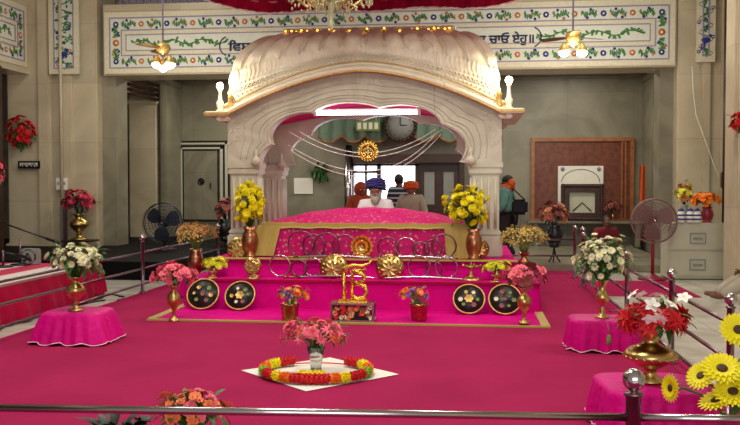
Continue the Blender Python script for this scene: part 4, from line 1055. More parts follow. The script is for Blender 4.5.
mic_stand(20, 238, 10.9, 'microphone stand with boom on the divan', (0, 222, 45, 238))
mic_stand(3, 250, 10.6, 'low microphone stand at the left edge on the divan', (-6, 250, 16, 255))
p = AY(31, 254, 11.0); root = thing('electrical_box', 'small pale grey electrical box with black knobs on the divan', 'electrical box', (p.x, 11.0, .51)); s = S(p)
m = MB(); m.box((0, 0, 8 * s), (16 * s, .16, 16 * s), bev=.015); m.build('case', 'grey', root)
m = MB()
for x, z in ((-.04, .07), (.04, .07), (0, .15)): m.lathe([(.018, 0), (.018, .03), (0, .03)], (x, -.08, z), 12, 0, (0, -1, 0))
m.torus((0, -.07, 8 * s), 7 * s, .012, 0); m.build('knob', 'black', root)
# wall items on the left pillar
p = AY(23, 134, YB - .05); s = S(p)
bouquet('wall_flower_spray', 'red flower spray hanging on the left marble pillar', 'hanging flowers', (p.x, YB - .14, p.z - 14 * s), 0, 0, 'urn', 'brass', [blossom('daisy', 'p_red', 'p_red'), blossom('rose', 'p_red')], 34, 16 * s, (15 * s, .1, 16 * s), .085, 'leaf', 50, .14, up=-.95, seed=21)
p = AY(0, 170, YB - 1.5); s = S(p)
bouquet('wall_flower_spray', 'pink flower spray hanging at the left edge of the picture', 'hanging flowers', (p.x - .1, YB - 1.5, p.z - 12 * s), 0, 0, 'urn', 'brass', [blossom('rose', 'p_rose'), blossom('rose', 'p_pink')], 22, 12 * s, (10 * s, .1, 13 * s), .09, 'leaf', 26, .12, up=-.95, seed=22)
m = MB(); m.span((p.x - .25, YB - 1.45, 0), (p.x - .05, YB - 1.3, 3.95)); struct('trim_3', m, 'wood_dark')
p0, p1 = AY(18, 161, YB - .09), AY(40, 168.5, YB - .09)
root = thing('wall_sign', 'small dark sign with pale Gurmukhi letters on the left pillar', 'sign', ((p0.x + p1.x) / 2, YB - .09, p1.z))
m = MB(); m.box((0, 0, (p0.z - p1.z) / 2), (p1.x - p0.x, .02, p0.z - p1.z), bev=.004); m.build('plate', 'black', root)
w = (p1.x - p0.x) * .42; o = lay_text('\u0a38\u0a3e\u0a35\u0a27\u0a3e\u0a28', -w, w, (p0.z - p1.z) / 2, -.014, (p0.z - p1.z) * .5, 'paper', root, .003)
p0, p1 = AY(56, 178, YB - .12), AY(67, 190, YB - .12)
root = thing('switchboard', 'white electrical switchboard on the left pillar beside the pipe', 'switchboard', ((p0.x + p1.x) / 2, YB - .10, p1.z))
w, h = p1.x - p0.x, p0.z - p1.z
m = MB(); m.box((0, 0, h / 2), (w, .05, h), bev=.008); m.build('plate', 'white', root)
for k in range(3): m = MB(); m.box((-w * .28 + k * w * .28, -.03, h * .55), (.03, .02, .06), bev=.004); m.build('switch', 'grey', root)
m = MB(); x = px_x(62, YB - .14); m.tube([(x, YB - .14, .31), (x, YB - .14, 6.5)], .035, 0, 10)
m.build('conduit_pipe', 'marble', None, label='thin vertical conduit pipe running up the left pillar', category='pipe')
pv = AY(78, 240, YB - .45); s = S(pv)
root = thing('wall_bracket', 'dark metal bracket shelf on the left pillar under the rose-red flowers', 'bracket shelf', (pv.x, YB - .25, pv.z - .3))
m = MB(); m.box((0, -.1, .28), (30 * s, .5, .04), bev=.01); m.build('shelf_board', 'wood_dark', root)
m = MB(); m.tube([(0, .12, 0), (0, -.05, .12), (0, -.3, .26)], .03); m.box((-18 * s, .0, .5), (.06, .06, .9)); m.build('arm', 'iron', root)
bouquet('rose_flower_vase', 'round brass vase of rose-red flowers on the left pillar bracket', 'flower vase', (pv.x, YB - .4, pv.z + .005), 26 * s, 25 * s, 'urn', 'brass', [blossom('rose', 'p_rose'), blossom('daisy', 'p_rose', 'p_pink')], 36, 38 * s, (17 * s, 13 * s, 12 * s), .08, 'leaf_dark', 50, .13, up=-.4, seed=23)

# pedestal fans
def pedestal_fan(px, py, rpx, Y, lab, mesh_m, pole_m, zb=0):
    p = AY(px, py, Y); s = S(p); r = rpx * s; h = p.z - zb; root = thing('pedestal_fan', lab, 'fan', (p.x, Y, zb))
    m = MB(); m.tube([(0, .08, .03), (0, .08, h)], .03, 0, 10); m.build('pole', pole_m, root)
    m = MB(); m.lathe([(.24, 0), (.24, .02), (.1, .05), (.04, .09)], (0, .08, 0), 24); m.build('base', pole_m, root)
    m = MB()
    for y, sg in ((-.09, -1), (.09, 1)):
        for k in range(1, 7): m.torus((0, y + .03 * sg * (1 - k / 6), h), r * k / 6, .004, 0, seg=36, rs=4)
        for k in range(36):
            a = 2 * PI * k / 36; m.tube([(.03 * math.cos(a), y + .03 * sg, h + .03 * math.sin(a)), (r * math.cos(a), y, h + r * math.sin(a))], .0035, 0, 4)
    m.torus((0, 0, h), r, .014, 0, seg=40); g = m.build('guard', mesh_m, root)
    for k in range(3):
        m = MB(); a = 2 * PI * k / 3 + .4
        vs = []
        for t in range(7):
            f = .12 + .78 * t / 6; 
            for w in (-.5, 0, .5):
                b = a + w * (1.5 - .3 * t / 6) * (.6 + .4 * math.sin(PI * t / 6)); vs.append(V((r * f * math.cos(b), .04 * w, h + r * f * math.sin(b))))
        m.add(vs, [(3 * i + j, 3 * i + j + 1, 3 * i + j + 4, 3 * i + j + 3) for i in range(6) for j in range(2)], 0, True); m.build('blade', 'blade_mauve' if pole_m != 'fan_blue' else pole_m, root)
    m = MB(); m.lathe([(.05, 0), (.06, .05), (.04, .09), (0, .1)], (0, -.02, h), 16, 0, (0, -1, 0)); m.build('hub', 'steel', root)
    m = MB(); m.lathe([(.08, 0), (.09, .12), (.05, .2), (0, .21)], (0, .04, h), 16, 0, (0, 1, 0)); m.build('motor', pole_m, root)
M['fan_blue'] = mat('dark_blue_plastic', (30, 32, 48), .4, var=.1)
M['blade_mauve'] = mat('mauve_blade', (120, 84, 82), .5, var=.1); M['fan_mesh'] = mat('dull_mauve_wire', (128, 98, 96), .5, var=.1)
pedestal_fan(163, 223, 20, 16.4, 'dark blue pedestal fan with a bright hub left of the canopy', 'fan_blue', 'fan_blue', .30)
pedestal_fan(654, 221, 22, 14.8, 'mauve pedestal fan with a maroon pole beside the white cabinet', 'fan_mesh', 'maroon_paint')
# dark lamp-like object in the recess
p = AY(116, 189, 18.6); m = MB(); m.lathe([(.05, 0), (.07, .1), (.05, .3), (.09, .34), (.1, .6), (.05, .75), (0, .78)]); o = m.build('wall_lantern', 'black', None, label='dark lantern hanging in the recess behind the left pillar', category='lantern'); o.location = (p.x, 18.6, p.z - .3)
# niche door left
a, b = AY(174, 141, YW - .02), AY(230, 222, YW - .02)
root = thing('wall_cupboard_door', 'pale grey door with stepped black and white frame and round lock left of the canopy', 'door', ((a.x + b.x) / 2, YW - .02, b.z))
w, h = b.x - a.x, a.z - b.z
m = MB()
for k, (o_, c_) in enumerate(((0, 0), (.05, 1), (.12, 0), (.17, 1))):
    for sx in (-1, 1): m.span((sx * (w / 2 - o_), -.02 - k * .012, 0), (sx * (w / 2 - o_ - (.045 if c_ == 0 else .07)), .01, h - o_), c_)
    m.span((-w / 2 + o_, -.02 - k * .012, h - o_ - .045), (w / 2 - o_, .01, h - o_), c_)
for k in range(14): m.span((-w / 2 + .06, -.05, h * k / 14), (-w / 2 + .13, 0, h * (k + .5) / 14), 0)
m.build('frame', ['black', 'cabinet'], root)
m = MB(); m.span((-w / 2 + .26, -.04, .05), (w / 2 - .3, 0, h - .24), bev=.01); dl_ = m.build('door_leaf', 'marble_grey', root)
m = MB(); frame_lines(m, -w / 2 + .24, w / 2 - .28, .03, h - .22, .035, 0, lambda x, z, hh_: V((x, -.04 - hh_, z))); m.build('moulding', 'black', dl_)
m = MB(); m.lathe([(.09, 0), (.09, .02), (.06, .02), (.055, .01), (.03, .01), (.02, .03), (0, .03)], (0, -.045, h * .5), 20, 0, (0, -1, 0)); m.build('lock', 'black', dl_); m = MB(); m.box((w * .17, -.07, h * .45), (.02, .04, .14)); m.build('handle', 'black', dl_)

# things seen through the arch
a, b = AY(294, 178, YW - .02), AY(313, 194, YW - .02)
m = MB(); m.span((a.x, YW - .03, b.z), (b.x, YW - .01, a.z), bev=.004); m.build('wall_notice', 'paper', None, label='blank white notice on the grey wall inside the arch', category='notice')
p = AY(319, 171, YW - .2); bouquet('wall_plant', 'small green plant hanging on the wall above the white notice', 'plant', (p.x, YW - .15, p.z - .15), 0, 0, 'urn', 'brass', [blossom('rose', 'leaf')], 6, .16, (.24, .1, .17), .05, 'leaf', 80, .16, up=-.95, seed=31)
# steel column by the doorway
x0, x1 = px_x(344, YW - .3), px_x(352, YW - .3)
m = MB(); m.tube([((x0 + x1) / 2, YW - .3, .11), ((x0 + x1) / 2, YW - .3, 2.6)], (x1 - x0) / 2, 0, 16); m.lathe([(.16, .11), (.16, .2), (.1, .24)], ((x0 + x1) / 2, YW - .3, 0), 18)
m.build('steel_column', 'steel', None, label='polished steel column at the left side of the bright doorway', category='column')
# doorway frame, mullion, wooden door leaf with glass
m = MB()
for px in (352, 379, 417): x = px_x(px, YW - .05); m.span((x - .05, YW - .1, 0.11), (x + .05, YW + .25, dt))
m.span((dl, YW - .1, dt - .05), (dr + 1.1, YW + .25, dt + .12)); z = AY(380, 172, YW).z
m.span((px_x(352, YW), YW - .02, z - .03), (px_x(379, YW), YW + .02, z + .03)); x = px_x(366, YW); m.span((x - .03, YW - .02, .1), (x + .03, YW + .02, dt))
struct('door_1', m, 'wood_dark')
root = thing('wooden_door', 'dark brown wooden door with two pale glass panes beside the bright doorway', 'door', (px_x(439, YW - .1), YW - .1, .11))
a, b = px_x(420, YW - .1), px_x(459, YW - .1); w = b - a; h = AY(440, 164, YW).z - .11
m = MB(); m.span((-w / 2, -.03, 0), (w / 2, .03, h)); 
for x in (-w / 2 + .06, 0, w / 2 - .06): m.span((x - .06, -.06, 0), (x + .06, -.02, h))
for z in (.1, .9, h - .08): m.span((-w / 2, -.055, z - .08), (w / 2, -.02, z + .08))
leaf_ = m.build('door_leaf', 'wood_dark', root)
for sx in (-1, 1): m = MB(); m.span((sx * w * .25 - .13, -.045, 1.0), (sx * w * .25 + .13, -.025, h - .2)); m.build('glass_pane', 'grey', root)
m = MB(); m.tube([(-w / 2 + .1, -.1, .95), (-w / 2 + .1, -.1, 1.15)], .015); m.build('handle', 'steel', root)
# dark panelled frame and pelmet above door
m = MB(); a, b = AY(400, 154, YW - .4), AY(464, 163, YW - .4); m.span((px_x(354, YW - .3), YW - .4, b.z), (b.x, YW - .05, a.z), bev=.02); m.span((b.x - .12, YW - .35, .11), (b.x, YW - .05, a.z), bev=.02)
m.build('door_pelmet', 'wood_dark', None, label='dark wooden pelmet and side post framing the doorway inside the arch', category='pelmet')
# grey-green curtain with scalloped edge hung high on the back wall
a, b = AY(318, 112, YW - .5), AY(462, 150, YW - .5)
root = thing('scalloped_pelmet', 'grey-green scalloped cloth valance hung above the doorway behind the clock', 'valance', ((a.x + b.x) / 2, YW - .5, b.z - .1)); W2, H2 = b.x - a.x, a.z - b.z
m = MB(); m.grid(lambda u, v: V((-W2 / 2 + W2 * u, .04 * math.sin(u * 70), (H2 + .3) - (H2 + .1 - .16 * (1 - abs(math.sin(u * PI * 6)))) * v + .1)), 130, 8); m.grid(lambda u, v: V((W2 / 2 - W2 * u, .05 + .04 * math.sin((1 - u) * 70), (H2 + .3) - (H2 + .1 - .16 * (1 - abs(math.sin(u * PI * 6)))) * v + .1)), 130, 8); m.build('cloth', 'green_cloth', root)
m = MB(); m.tube([(-W2 / 2 + W2 * t / 130, -.06 + .04 * math.sin(t / 130 * 70), .3 + .16 * (1 - abs(math.sin(t / 130 * PI * 6)))) for t in range(131)], .025, 0, 6); m.build('gilt_edge', 'wood_light', root)
p = AY(400, 125, YW - .8); root = thing('wall_clock', 'round ornate wall clock hung behind the canopy arch', 'clock', (p.x, YW - .7, p.z)); 
m = MB(); m.torus((0, 0, 0), .37, .05, 0)
for k in range(24): a_ = 2 * PI * k / 24; m.ball((.37 * math.cos(a_), -.03, .37 * math.sin(a_)), .045, 0, 8, 5)
m.build('rim', 'wood_dark', root)
m = MB(); m.lathe([(.34, 0), (.34, .02), (0, .02)], (0, 0, 0), 36, 0, (0, -1, 0)); m.build('face', 'grey', root)
m = MB(); m.box((0, -.03, .1), (.02, .01, .2)); m.box((.08, -.03, 0), (.16, .01, .02)); 
for k in range(12): a_ = 2 * PI * k / 12; m.ball((.27 * math.cos(a_), -.022, .27 * math.sin(a_)), .014, 0, 6, 4)
m.build('hand', 'black', root)
m = MB(); m.tube([(0, .0, .4), (0, .05, 1.6)], .01); m.build('hanger', 'black', root)
p0, p1 = AY(356, 121, YW - .75), AY(380, 131, YW - .75)
root = thing('lit_sign', 'pale rectangular light box under the canopy arch left of the clock', 'light box', ((p0.x + p1.x) / 2, YW - .75, p1.z)); m = MB(); m.box((0, 0, (p0.z - p1.z) / 2), (p1.x - p0.x, .08, p0.z - p1.z), bev=.01); m.build('case', 'leaf_pale', root)
m = MB()
for k in range(4): m.box(((k - 1.5) * .14, -.045, (p0.z - p1.z) / 2), (.09, .01, .16)); 
m.tube([(-.2, .02, p0.z - p1.z), (-.2, .02, p0.z - p1.z + 1)], .01); m.tube([(.2, .02, p0.z - p1.z), (.2, .02, p0.z - p1.z + 1)], .01); m.build('face', 'white', root)

# right back wall: board, picture, poster
a, b = AY(531, 138, YW - .05), AY(633, 223, YW - .05)
root = thing('wooden_board', 'large framed red-brown wooden board on the back wall right of the canopy', 'board', ((a.x + b.x) / 2, YW - .05, b.z)); w, h = b.x - a.x, a.z - b.z
m = MB(); m.span((-w / 2, -.02, 0), (w / 2, .04, h)); m.build('panel', 'wood', root)
m = MB(); frame_lines(m, -w / 2, w / 2, 0, h, .09, 0, lambda x, z, q_: V((x, -.02 - q_ * 4, z))); frame_lines(m, w / 2 - .3, w / 2 - .18, .1, h - .1, .03, 0, lambda x, z, q_: V((x, -.02 - q_ * 2, z))); m.build('frame', 'wood_light', root)
a, b = AY(558, 166, YW - .12), AY(603, 208, YW - .12)
root = thing('poster', 'white poster with a curved line drawing pinned on the wooden board', 'poster', ((a.x + b.x) / 2, YW - .13, b.z)); w, h = b.x - a.x, a.z - b.z
m = MB(); m.box((0, 0, h / 2), (w, .01, h)); m.build('paper_sheet', 'paper', root)
m = MB(); m.tube([(w * .42 * math.cos(t), -.008, h * .62 + h * .3 * math.sin(t)) for t in [PI * k / 16 for k in range(17)]], .012, 0, 5)
for sx in (-1, 1): m.ball((sx * w * .4, -.008, h * .93), .05, 1, 10, 6)
m.build('drawing', ['grey', 'lilac'], root)
a, b = AY(561, 184, YW - .5), AY(603, 221, YW - .5)
root = thing('picture_frame', 'dark carved picture frame with a grey mountain picture before the poster', 'picture', ((a.x + b.x) / 2, YW - .5, b.z)); w, h = b.x - a.x, a.z - b.z
m = MB(); frame_lines(m, -w / 2, w / 2, 0, h, .2, 0, lambda x, z, q_: V((x, -q_ * 5, z)))
for k in range(26):
    for z in (.05, h - .05): m.ball((-w / 2 + w * (k + .5) / 26, -.07, z), .035, 0, 8, 5)
for k in range(20):
    for x in (-w / 2 + .05, w / 2 - .05): m.ball((x, -.07, h * (k + .5) / 20), .035, 0, 8, 5)
m.build('frame', 'wood_dark', root)
m = MB(); m.span((-w / 2 + .15, -.01, .15), (w / 2 - .15, .03, h - .15)); m.span((-w / 2, .005, 0), (w / 2, .04, h)); m.build('picture', 'cabinet', root)
m = MB(); m.tube([(-.22, -.02, .24), (0, -.02, h * .5), (.22, -.02, .24)], .014, 0, 5); m.build('drawing', 'black', root)
x = (a.x + b.x) / 2
root = thing('side_shelf', 'long low marble shelf along the back wall under the wooden board', 'shelf', (x, YW - .45, .11)); m = MB(); m.span((-1.3, -.25, b.z - .11 - .06), (1.5, .3, b.z - .11 - .002), bev=.01); m.build('top', 'marble_dark', root)
for sx in (-1.1, 1.3): m = MB(); m.span((sx - .05, -.2, 0), (sx + .05, .28, b.z - .17)); m.build('leg', 'marble_dark', root)
# small fan-like round thing right of picture
p = AY(613, 203, YW - .5)
bouquet('small_flower_vase', 'small dull pink flowers right of the dark picture frame', 'flower vase', (p.x, YW - .5, b.z), .2, .12, 'bell', 'copper', [blossom('rose', 'p_dull')], 14, .33, (.2, .12, .14), .07, 'leaf_dark', 20, .08, up=-.3, seed=41)
# orange cloth strip
a, b = AY(640, 165, YP - .2), AY(645, 202, YP - .2)
m = MB(); m.grid(lambda u, v: V((a.x + (b.x - a.x) * u, YP - .2 + .03 * math.sin(u * 9 + v), a.z + (b.z - a.z) * v)), 10, 8); m.grid(lambda u, v: V((b.x - (b.x - a.x) * u, YP - .17 + .03 * math.sin((1 - u) * 9 + v), a.z + (b.z - a.z) * v)), 10, 8)
m.build('orange_banner', 'orange_cloth', None, label='narrow orange cloth hanging by the dark post right of the board', category='banner')
# tall flower stand in the background
def tri(m):
    for k in range(3): a = 2 * PI * k / 3 + .3; m.tube([(0, 0, .42), (.03 * math.cos(a), .03 * math.sin(a), .25), (.2 * math.cos(a), .2 * math.sin(a), 0)], .014)
    m.lathe([(.09, .40), (.09, .44)])
tri.h = .44
p = AZ(554, 268, 0); s = S(p)
M['vase_black'] = M['black']
bouquet('peach_flower_stand', 'black vase of brownish peach flowers on a three-legged stand before the board', 'flower vase', (p.x, p.y, .0), 20 * s, 24 * s, 'bell', 'black', [blossom('glad', 'p_dull', 'p_peach'), blossom('glad', 'p_peach', 'p_dull')], 20, 30 * s, (13 * s, 11 * s, 13 * s), .1, 'leaf_dark', 30, .1, up=-.5, seed=42, stand=tri)
p = AY(225, 235, 17.8); s = S(p)
bouquet('peach_flower_stand', 'dark vase of dull pink flowers on a black stand beside the left canopy post', 'flower vase', (p.x, 17.8, 0.0), 20 * s, 22 * s, 'bell', 'black', [blossom('glad', 'p_dull', 'p_peach')], 16, 30 * s, (9 * s, 9 * s, 13 * s), .1, 'leaf_dark', 30, .1, up=-.5, seed=43, stand=tri)

# cabinet and its things
p = AZ(697, 279, 0); s = S(p); w, h = 56 * s, 56 * s
root = thing('storage_cabinet', 'off-white two-drawer cabinet against the right pillar', 'cabinet', (p.x, p.y + .3, 0), 0)
m = MB(); m.box((0, 0, h / 2), (w, .6, h), bev=.012); m.build('body', 'cabinet', root)
for k in range(2):
    m = MB(); m.box((0, -.305, h * (.26 + .47 * k)), (w * .93, .03, h * .43), bev=.01); d = m.build('drawer', 'cabinet', root)
    m = MB(); frame_lines(m, -w * .14, w * .14, h * (.16 + .47 * k), h * (.36 + .47 * k), .02, 0, lambda x, z, q_: V((x, -.32 - q_, z))); m.box((0, -.335, h * (.26 + .47 * k)), (.16, .03, .03), bev=.006); m.build('handle', 'grey', d)
m = MB(); m.box((0, 0, .03), (w * .98, .56, .06)); m.build('plinth', 'black', root)
ct = h
def on_cab(px, dy=0): return AY(px, 222, p.y + .2 + dy).x, p.y + .2 + dy
x, y = on_cab(707); bouquet('orange_flower_vase', 'vase of orange flowers on the right end of the white cabinet', 'flower vase', (x, y, ct), 16 * s, 18 * s, 'bell', 'maroon_paint', [blossom('glad', 'p_orange', 'p_yellow')], 16, 22 * s, (15 * s, 10 * s, 7 * s), .09, 'leaf_dark', 20, .08, up=-.3, seed=51)
x, y = on_cab(684, .12); bouquet('mixed_flower_vase', 'slim vase of yellow and pink flowers on the left end of the white cabinet', 'flower vase', (x, y, ct), 18 * s, 14 * s, 'bell', 'grey', [blossom('glad', 'p_yellow2', 'p_pink'), blossom('rose', 'p_peach')], 16, 30 * s, (8 * s, 7 * s, 12 * s), .07, 'leaf', 20, .08, up=-.6, seed=52)
for px, lab in ((681, 'blue-white jar at the left end on the cabinet'), (690, 'second blue-white jar on the cabinet'), (697, 'blue-white jar on the cabinet nearest the orange flowers')):
    x, y = on_cab(px, -.18); root = thing('painted_jar', lab, 'jar', (x, y, ct), group='jars on the cabinet')
    m = MB(); m.lathe([(.055, 0), (.07, .03), (.07, .15), (.045, .19), (.045, .21)]); m.build('jar_body', 'white', root)
    m = MB(); 
    for z in (.05, .12): m.lathe([(.0712, z), (.0712, z + .03)], seg=24)
    m.build('painted_band', 'blue', root); m = MB(); m.lathe([(.05, .205), (.05, .23), (.01, .25), (0, .27)]); m.build('lid', 'blue', root)
# vertical pipe, cord & flowers on right
m = MB(); x = px_x(724, 15.5); m.tube([(x, 15.5, .0), (x, 15.5, 5.0)], .035); m.box((x, 15.45, AY(722, 180, 15.2).z), (.14, .1, .28), bev=.01)
m.build('wall_pipe', 'wood_dark', None, label='dark pipe with a small junction box behind the white cabinet', category='pipe')
pts = [AY(px, py, YB - .15) for px, py in ((692, 66), (693, 90), (696, 115), (705, 140), (714, 165), (720, 180))]; m = MB(); m.tube(pts, .01, 0, 5); m.build('wall_cable', 'white', None, label='thin cable drooping down the right pillar', category='cable')
p = AX(739, 121, XW - .1); s = S(p); bouquet('wall_flower_spray', 'red flower spray on the wall at the right edge of the picture', 'hanging flowers', (p.x, p.y, p.z - .1), 0, 0, 'urn', 'brass', [blossom('rose', 'p_red')], 14, .1, (.1, .1, .14), .06, 'leaf', 24, .1, up=-.9, seed=53)

# ------------------------------------------------------------------ ceiling fans
def ceiling_fan(px, py, Y, lab, bulbs, blades=3, ph=0.1):
    p = AY(px, py, Y); root = thing('ceiling_fan', lab, 'ceiling fan', p)
    m = MB(); m.tube([(0, 0, .1), (0, 0, 6.6 - p.z)], .015); m.build('down_rod', 'lilac', root)
    m = MB(); m.lathe([(.03, .12), (.12, .08), (.14, 0), (.1, -.07), (.04, -.1), (.03, -.15), (0, -.16)], seg=24); m.build('motor', 'goldtrim', root)
    for k in range(blades):
        a = 2 * PI * k / blades + ph; m = MB(); c, s_ = math.cos(a), math.sin(a)
        def bp(u, v, th): x = .12 + .5 * u; w = (.05 + .035 * math.sin(PI * u * .8)) * (2 * v - 1); return V((x * c - w * s_, x * s_ + w * c, .01 + w * .15 + th))
        m.grid(lambda u, v: bp(u, v, 0), 10, 4); m.grid(lambda u, v: bp(u, 1 - v, .008), 10, 4); m.build('blade', 'brass_dark', root)
    sc = S(p)
    for (bx, by) in bulbs:
        q = AY(bx, by, Y - .05) - p; m = MB(); m.lathe([(.015, .16), (.04, .13), (.09, .04), (.095, 0)], q, 16); m.tube([(0, 0, -.1), q + V((0, 0, .15))], .01); sh_ = m.build('lamp_shade', 'goldtrim', root)
        m = MB(); m.ball(q + V((0, 0, -.0)), (.095, .095, .085), 0, 14, 10); m.build('bulb', 'bulb_fan', root)
    l = bpy.data.objects.new('fan_light', bpy.data.lights.new('fan_light', 'POINT')); C.objects.link(l); l.location = p + V((0, -.1, -.5)); l.data.energy = 90; l.data.color = (1, .93, .78); l.data.shadow_soft_size = .15
ceiling_fan(163, 49, 15.2, 'ceiling fan with three glowing lamps hanging before the left part of the painted beam', ((157, 64), (163, 67), (170, 64)))
ceiling_fan(573, 38, 15.2, 'ceiling fan with two glowing lamps hanging before the right part of the painted beam', ((564, 52), (582, 52)), ph=.5)

# ------------------------------------------------------------------ hanging cloth + chandelier
root = thing('ceiling_drape', 'magenta cloth canopy stretched overhead with a pale fringe above the dome', 'drape', (-1.45, 11.7, 4.36))
HWc = 2.7
def drz(u, v): return -.05 * (1 - (2 * v - 1) ** 2) + .02 * math.sin(u * 22) + .30 * abs(2 * u - 1) ** 6
m = MB(); m.grid(lambda u, v: V((-HWc + 2 * HWc * u, -.9 + 1.8 * v, drz(u, v))), 60, 14)
for y in (-.9, .9): m.grid(lambda u, v, y=y: V((-HWc + 2 * HWc * u, y + .03 * math.sin(u * 120), drz(u, 0) - .16 * v)), 200, 4)
m.build('cloth', 'red_satin', root)
m = MB()
for y in (-.9, .9): m.tube([(-HWc + 2 * HWc * k / 100, y, drz(k / 100, 0) - .17 + .01 * math.sin(k * 2)) for k in range(101)], .014, 0, 5)
m.build('fringe', 'lace', root)
p = AY(331, 2, 10.6)
root = thing('chandelier', 'crystal chandelier whose lower drops hang into the top of the picture', 'chandelier', (p.x, 10.6, p.z))
m = MB(); m.lathe([(.0, -.36), (.03, -.33), (.045, -.3), (.03, -.26), (.035, -.1), (.06, 0), (.08, .1), (.03, .3), (.03, 1.5)], seg=16); m.build('stem', 'crystal', root)
for k in range(8):
    a = 2 * PI * k / 8; m = MB(); m.tube([(.06 * math.cos(a), .06 * math.sin(a), .05), (.3 * math.cos(a), .3 * math.sin(a), -.06), (.5 * math.cos(a), .5 * math.sin(a), .12)], .018); m.lathe([(.02, 0), (.07, .03), (.05, .08)], (.5 * math.cos(a), .5 * math.sin(a), .1), 12); ar = m.build('arm', 'brass', root)
m = MB(); rn = random.Random(7)
for k in range(170):
    a = rn.uniform(0, 6.28); r_ = rn.uniform(.1, .55); z = -.06 + .12 * abs(r_ - .3) + rn.uniform(-.03, .1); m.lathe([(0, -.035), (.014, -.01), (.01, .01), (0, .02)], (r_ * math.cos(a), r_ * math.sin(a), z), 6)
m.build('crystal_drop', 'crystal', root, kind='stuff')
p = AY(369, -6, 10.9); m = MB(); m.lathe([(0, -.16), (.05, -.14), (.055, 0), (.04, .3), (.03, 1.2)], seg=14); o = m.build('glass_pendant', 'crystal', None, label='single frosted glass pendant hanging right of the chandelier', category='pendant'); o.location = (p.x, 10.9, p.z - .16)

# ------------------------------------------------------------------ people
def skin_obj(name, J, E, matn, parent, root_i, sub=2):
    names = list(J); me = bpy.data.meshes.new(name); me.from_pydata([J[n][0] for n in names], [(names.index(a), names.index(b)) for a, b in E], [])
    o = bpy.data.objects.new(name, me); C.objects.link(o)
    o.modifiers.new('s', 'SKIN'); sv = me.skin_vertices[0].data
    for i, n in enumerate(names):
        r = J[n][1]; sv[i].radius = r if hasattr(r, '__len__') else (r, r)
        sv[i].use_root = (n == root_i)
    sm = o.modifiers.new('d', 'SUBSURF'); sm.levels = sub; sm.render_levels = sub
    bpy.context.view_layer.update()
    m2 = bpy.data.meshes.new_from_object(o.evaluated_get(bpy.context.evaluated_depsgraph_get())); m2.materials.clear(); m2.materials.append(M[matn])
    bpy.data.objects.remove(o)
    for pl in m2.polygons: pl.use_smooth = True
    m2.name = name; return m2
def join_meshes(name, mes, mats):
    mb = MB()
    for i, me in enumerate(mes):
        mb.add([v.co.copy() for v in me.vertices], [list(p.vertices) for p in me.polygons], i if len(mats) > 1 else 0, True)
    return mb.mesh(name, mats)
def head_mb(c, r=.1, R=None):       # head with nose, eyes, ears, lips; faces -y
    m = MB(); R = R or Matrix.Identity(3); c = V(c)
    m.ball(c, (r * .78, r * .95, r * 1.15), 0, 20, 14, R); m.ball(c + R @ V((0, -r * .25, -r * .55)), (r * .58, r * .62, r * .62), 0, 14, 10, R)
    m.ball(c + R @ V((0, -r * 1.0, -r * .2)), (r * .15, r * .2, r * .26), 0, 8, 6, R)
    for s_ in (-1, 1):
        m.ball(c + R @ V((s_ * r * .78, r * .05, -r * .1)), (r * .1, r * .2, r * .28), 0, 8, 6, R)
        m.ball(c + R @ V((s_ * r * .32, -r * .86, r * .05)), (r * .14, r * .1, r * .09), 1, 8, 6, R)
        m.ball(c + R @ V((s_ * r * .32, -r * .86, r * .24)), (r * .2, r * .08, r * .05), 2, 8, 6, R)
    m.ball(c + R @ V((0, -r * .84, -r * .62)), (r * .24, r * .1, r * .08), 3, 8, 6, R)
    return m
M['eye'] = mat('eye_white', (210, 205, 196), .3, var=0); M['lip'] = mat('lips', (130, 62, 56), .5, var=0)
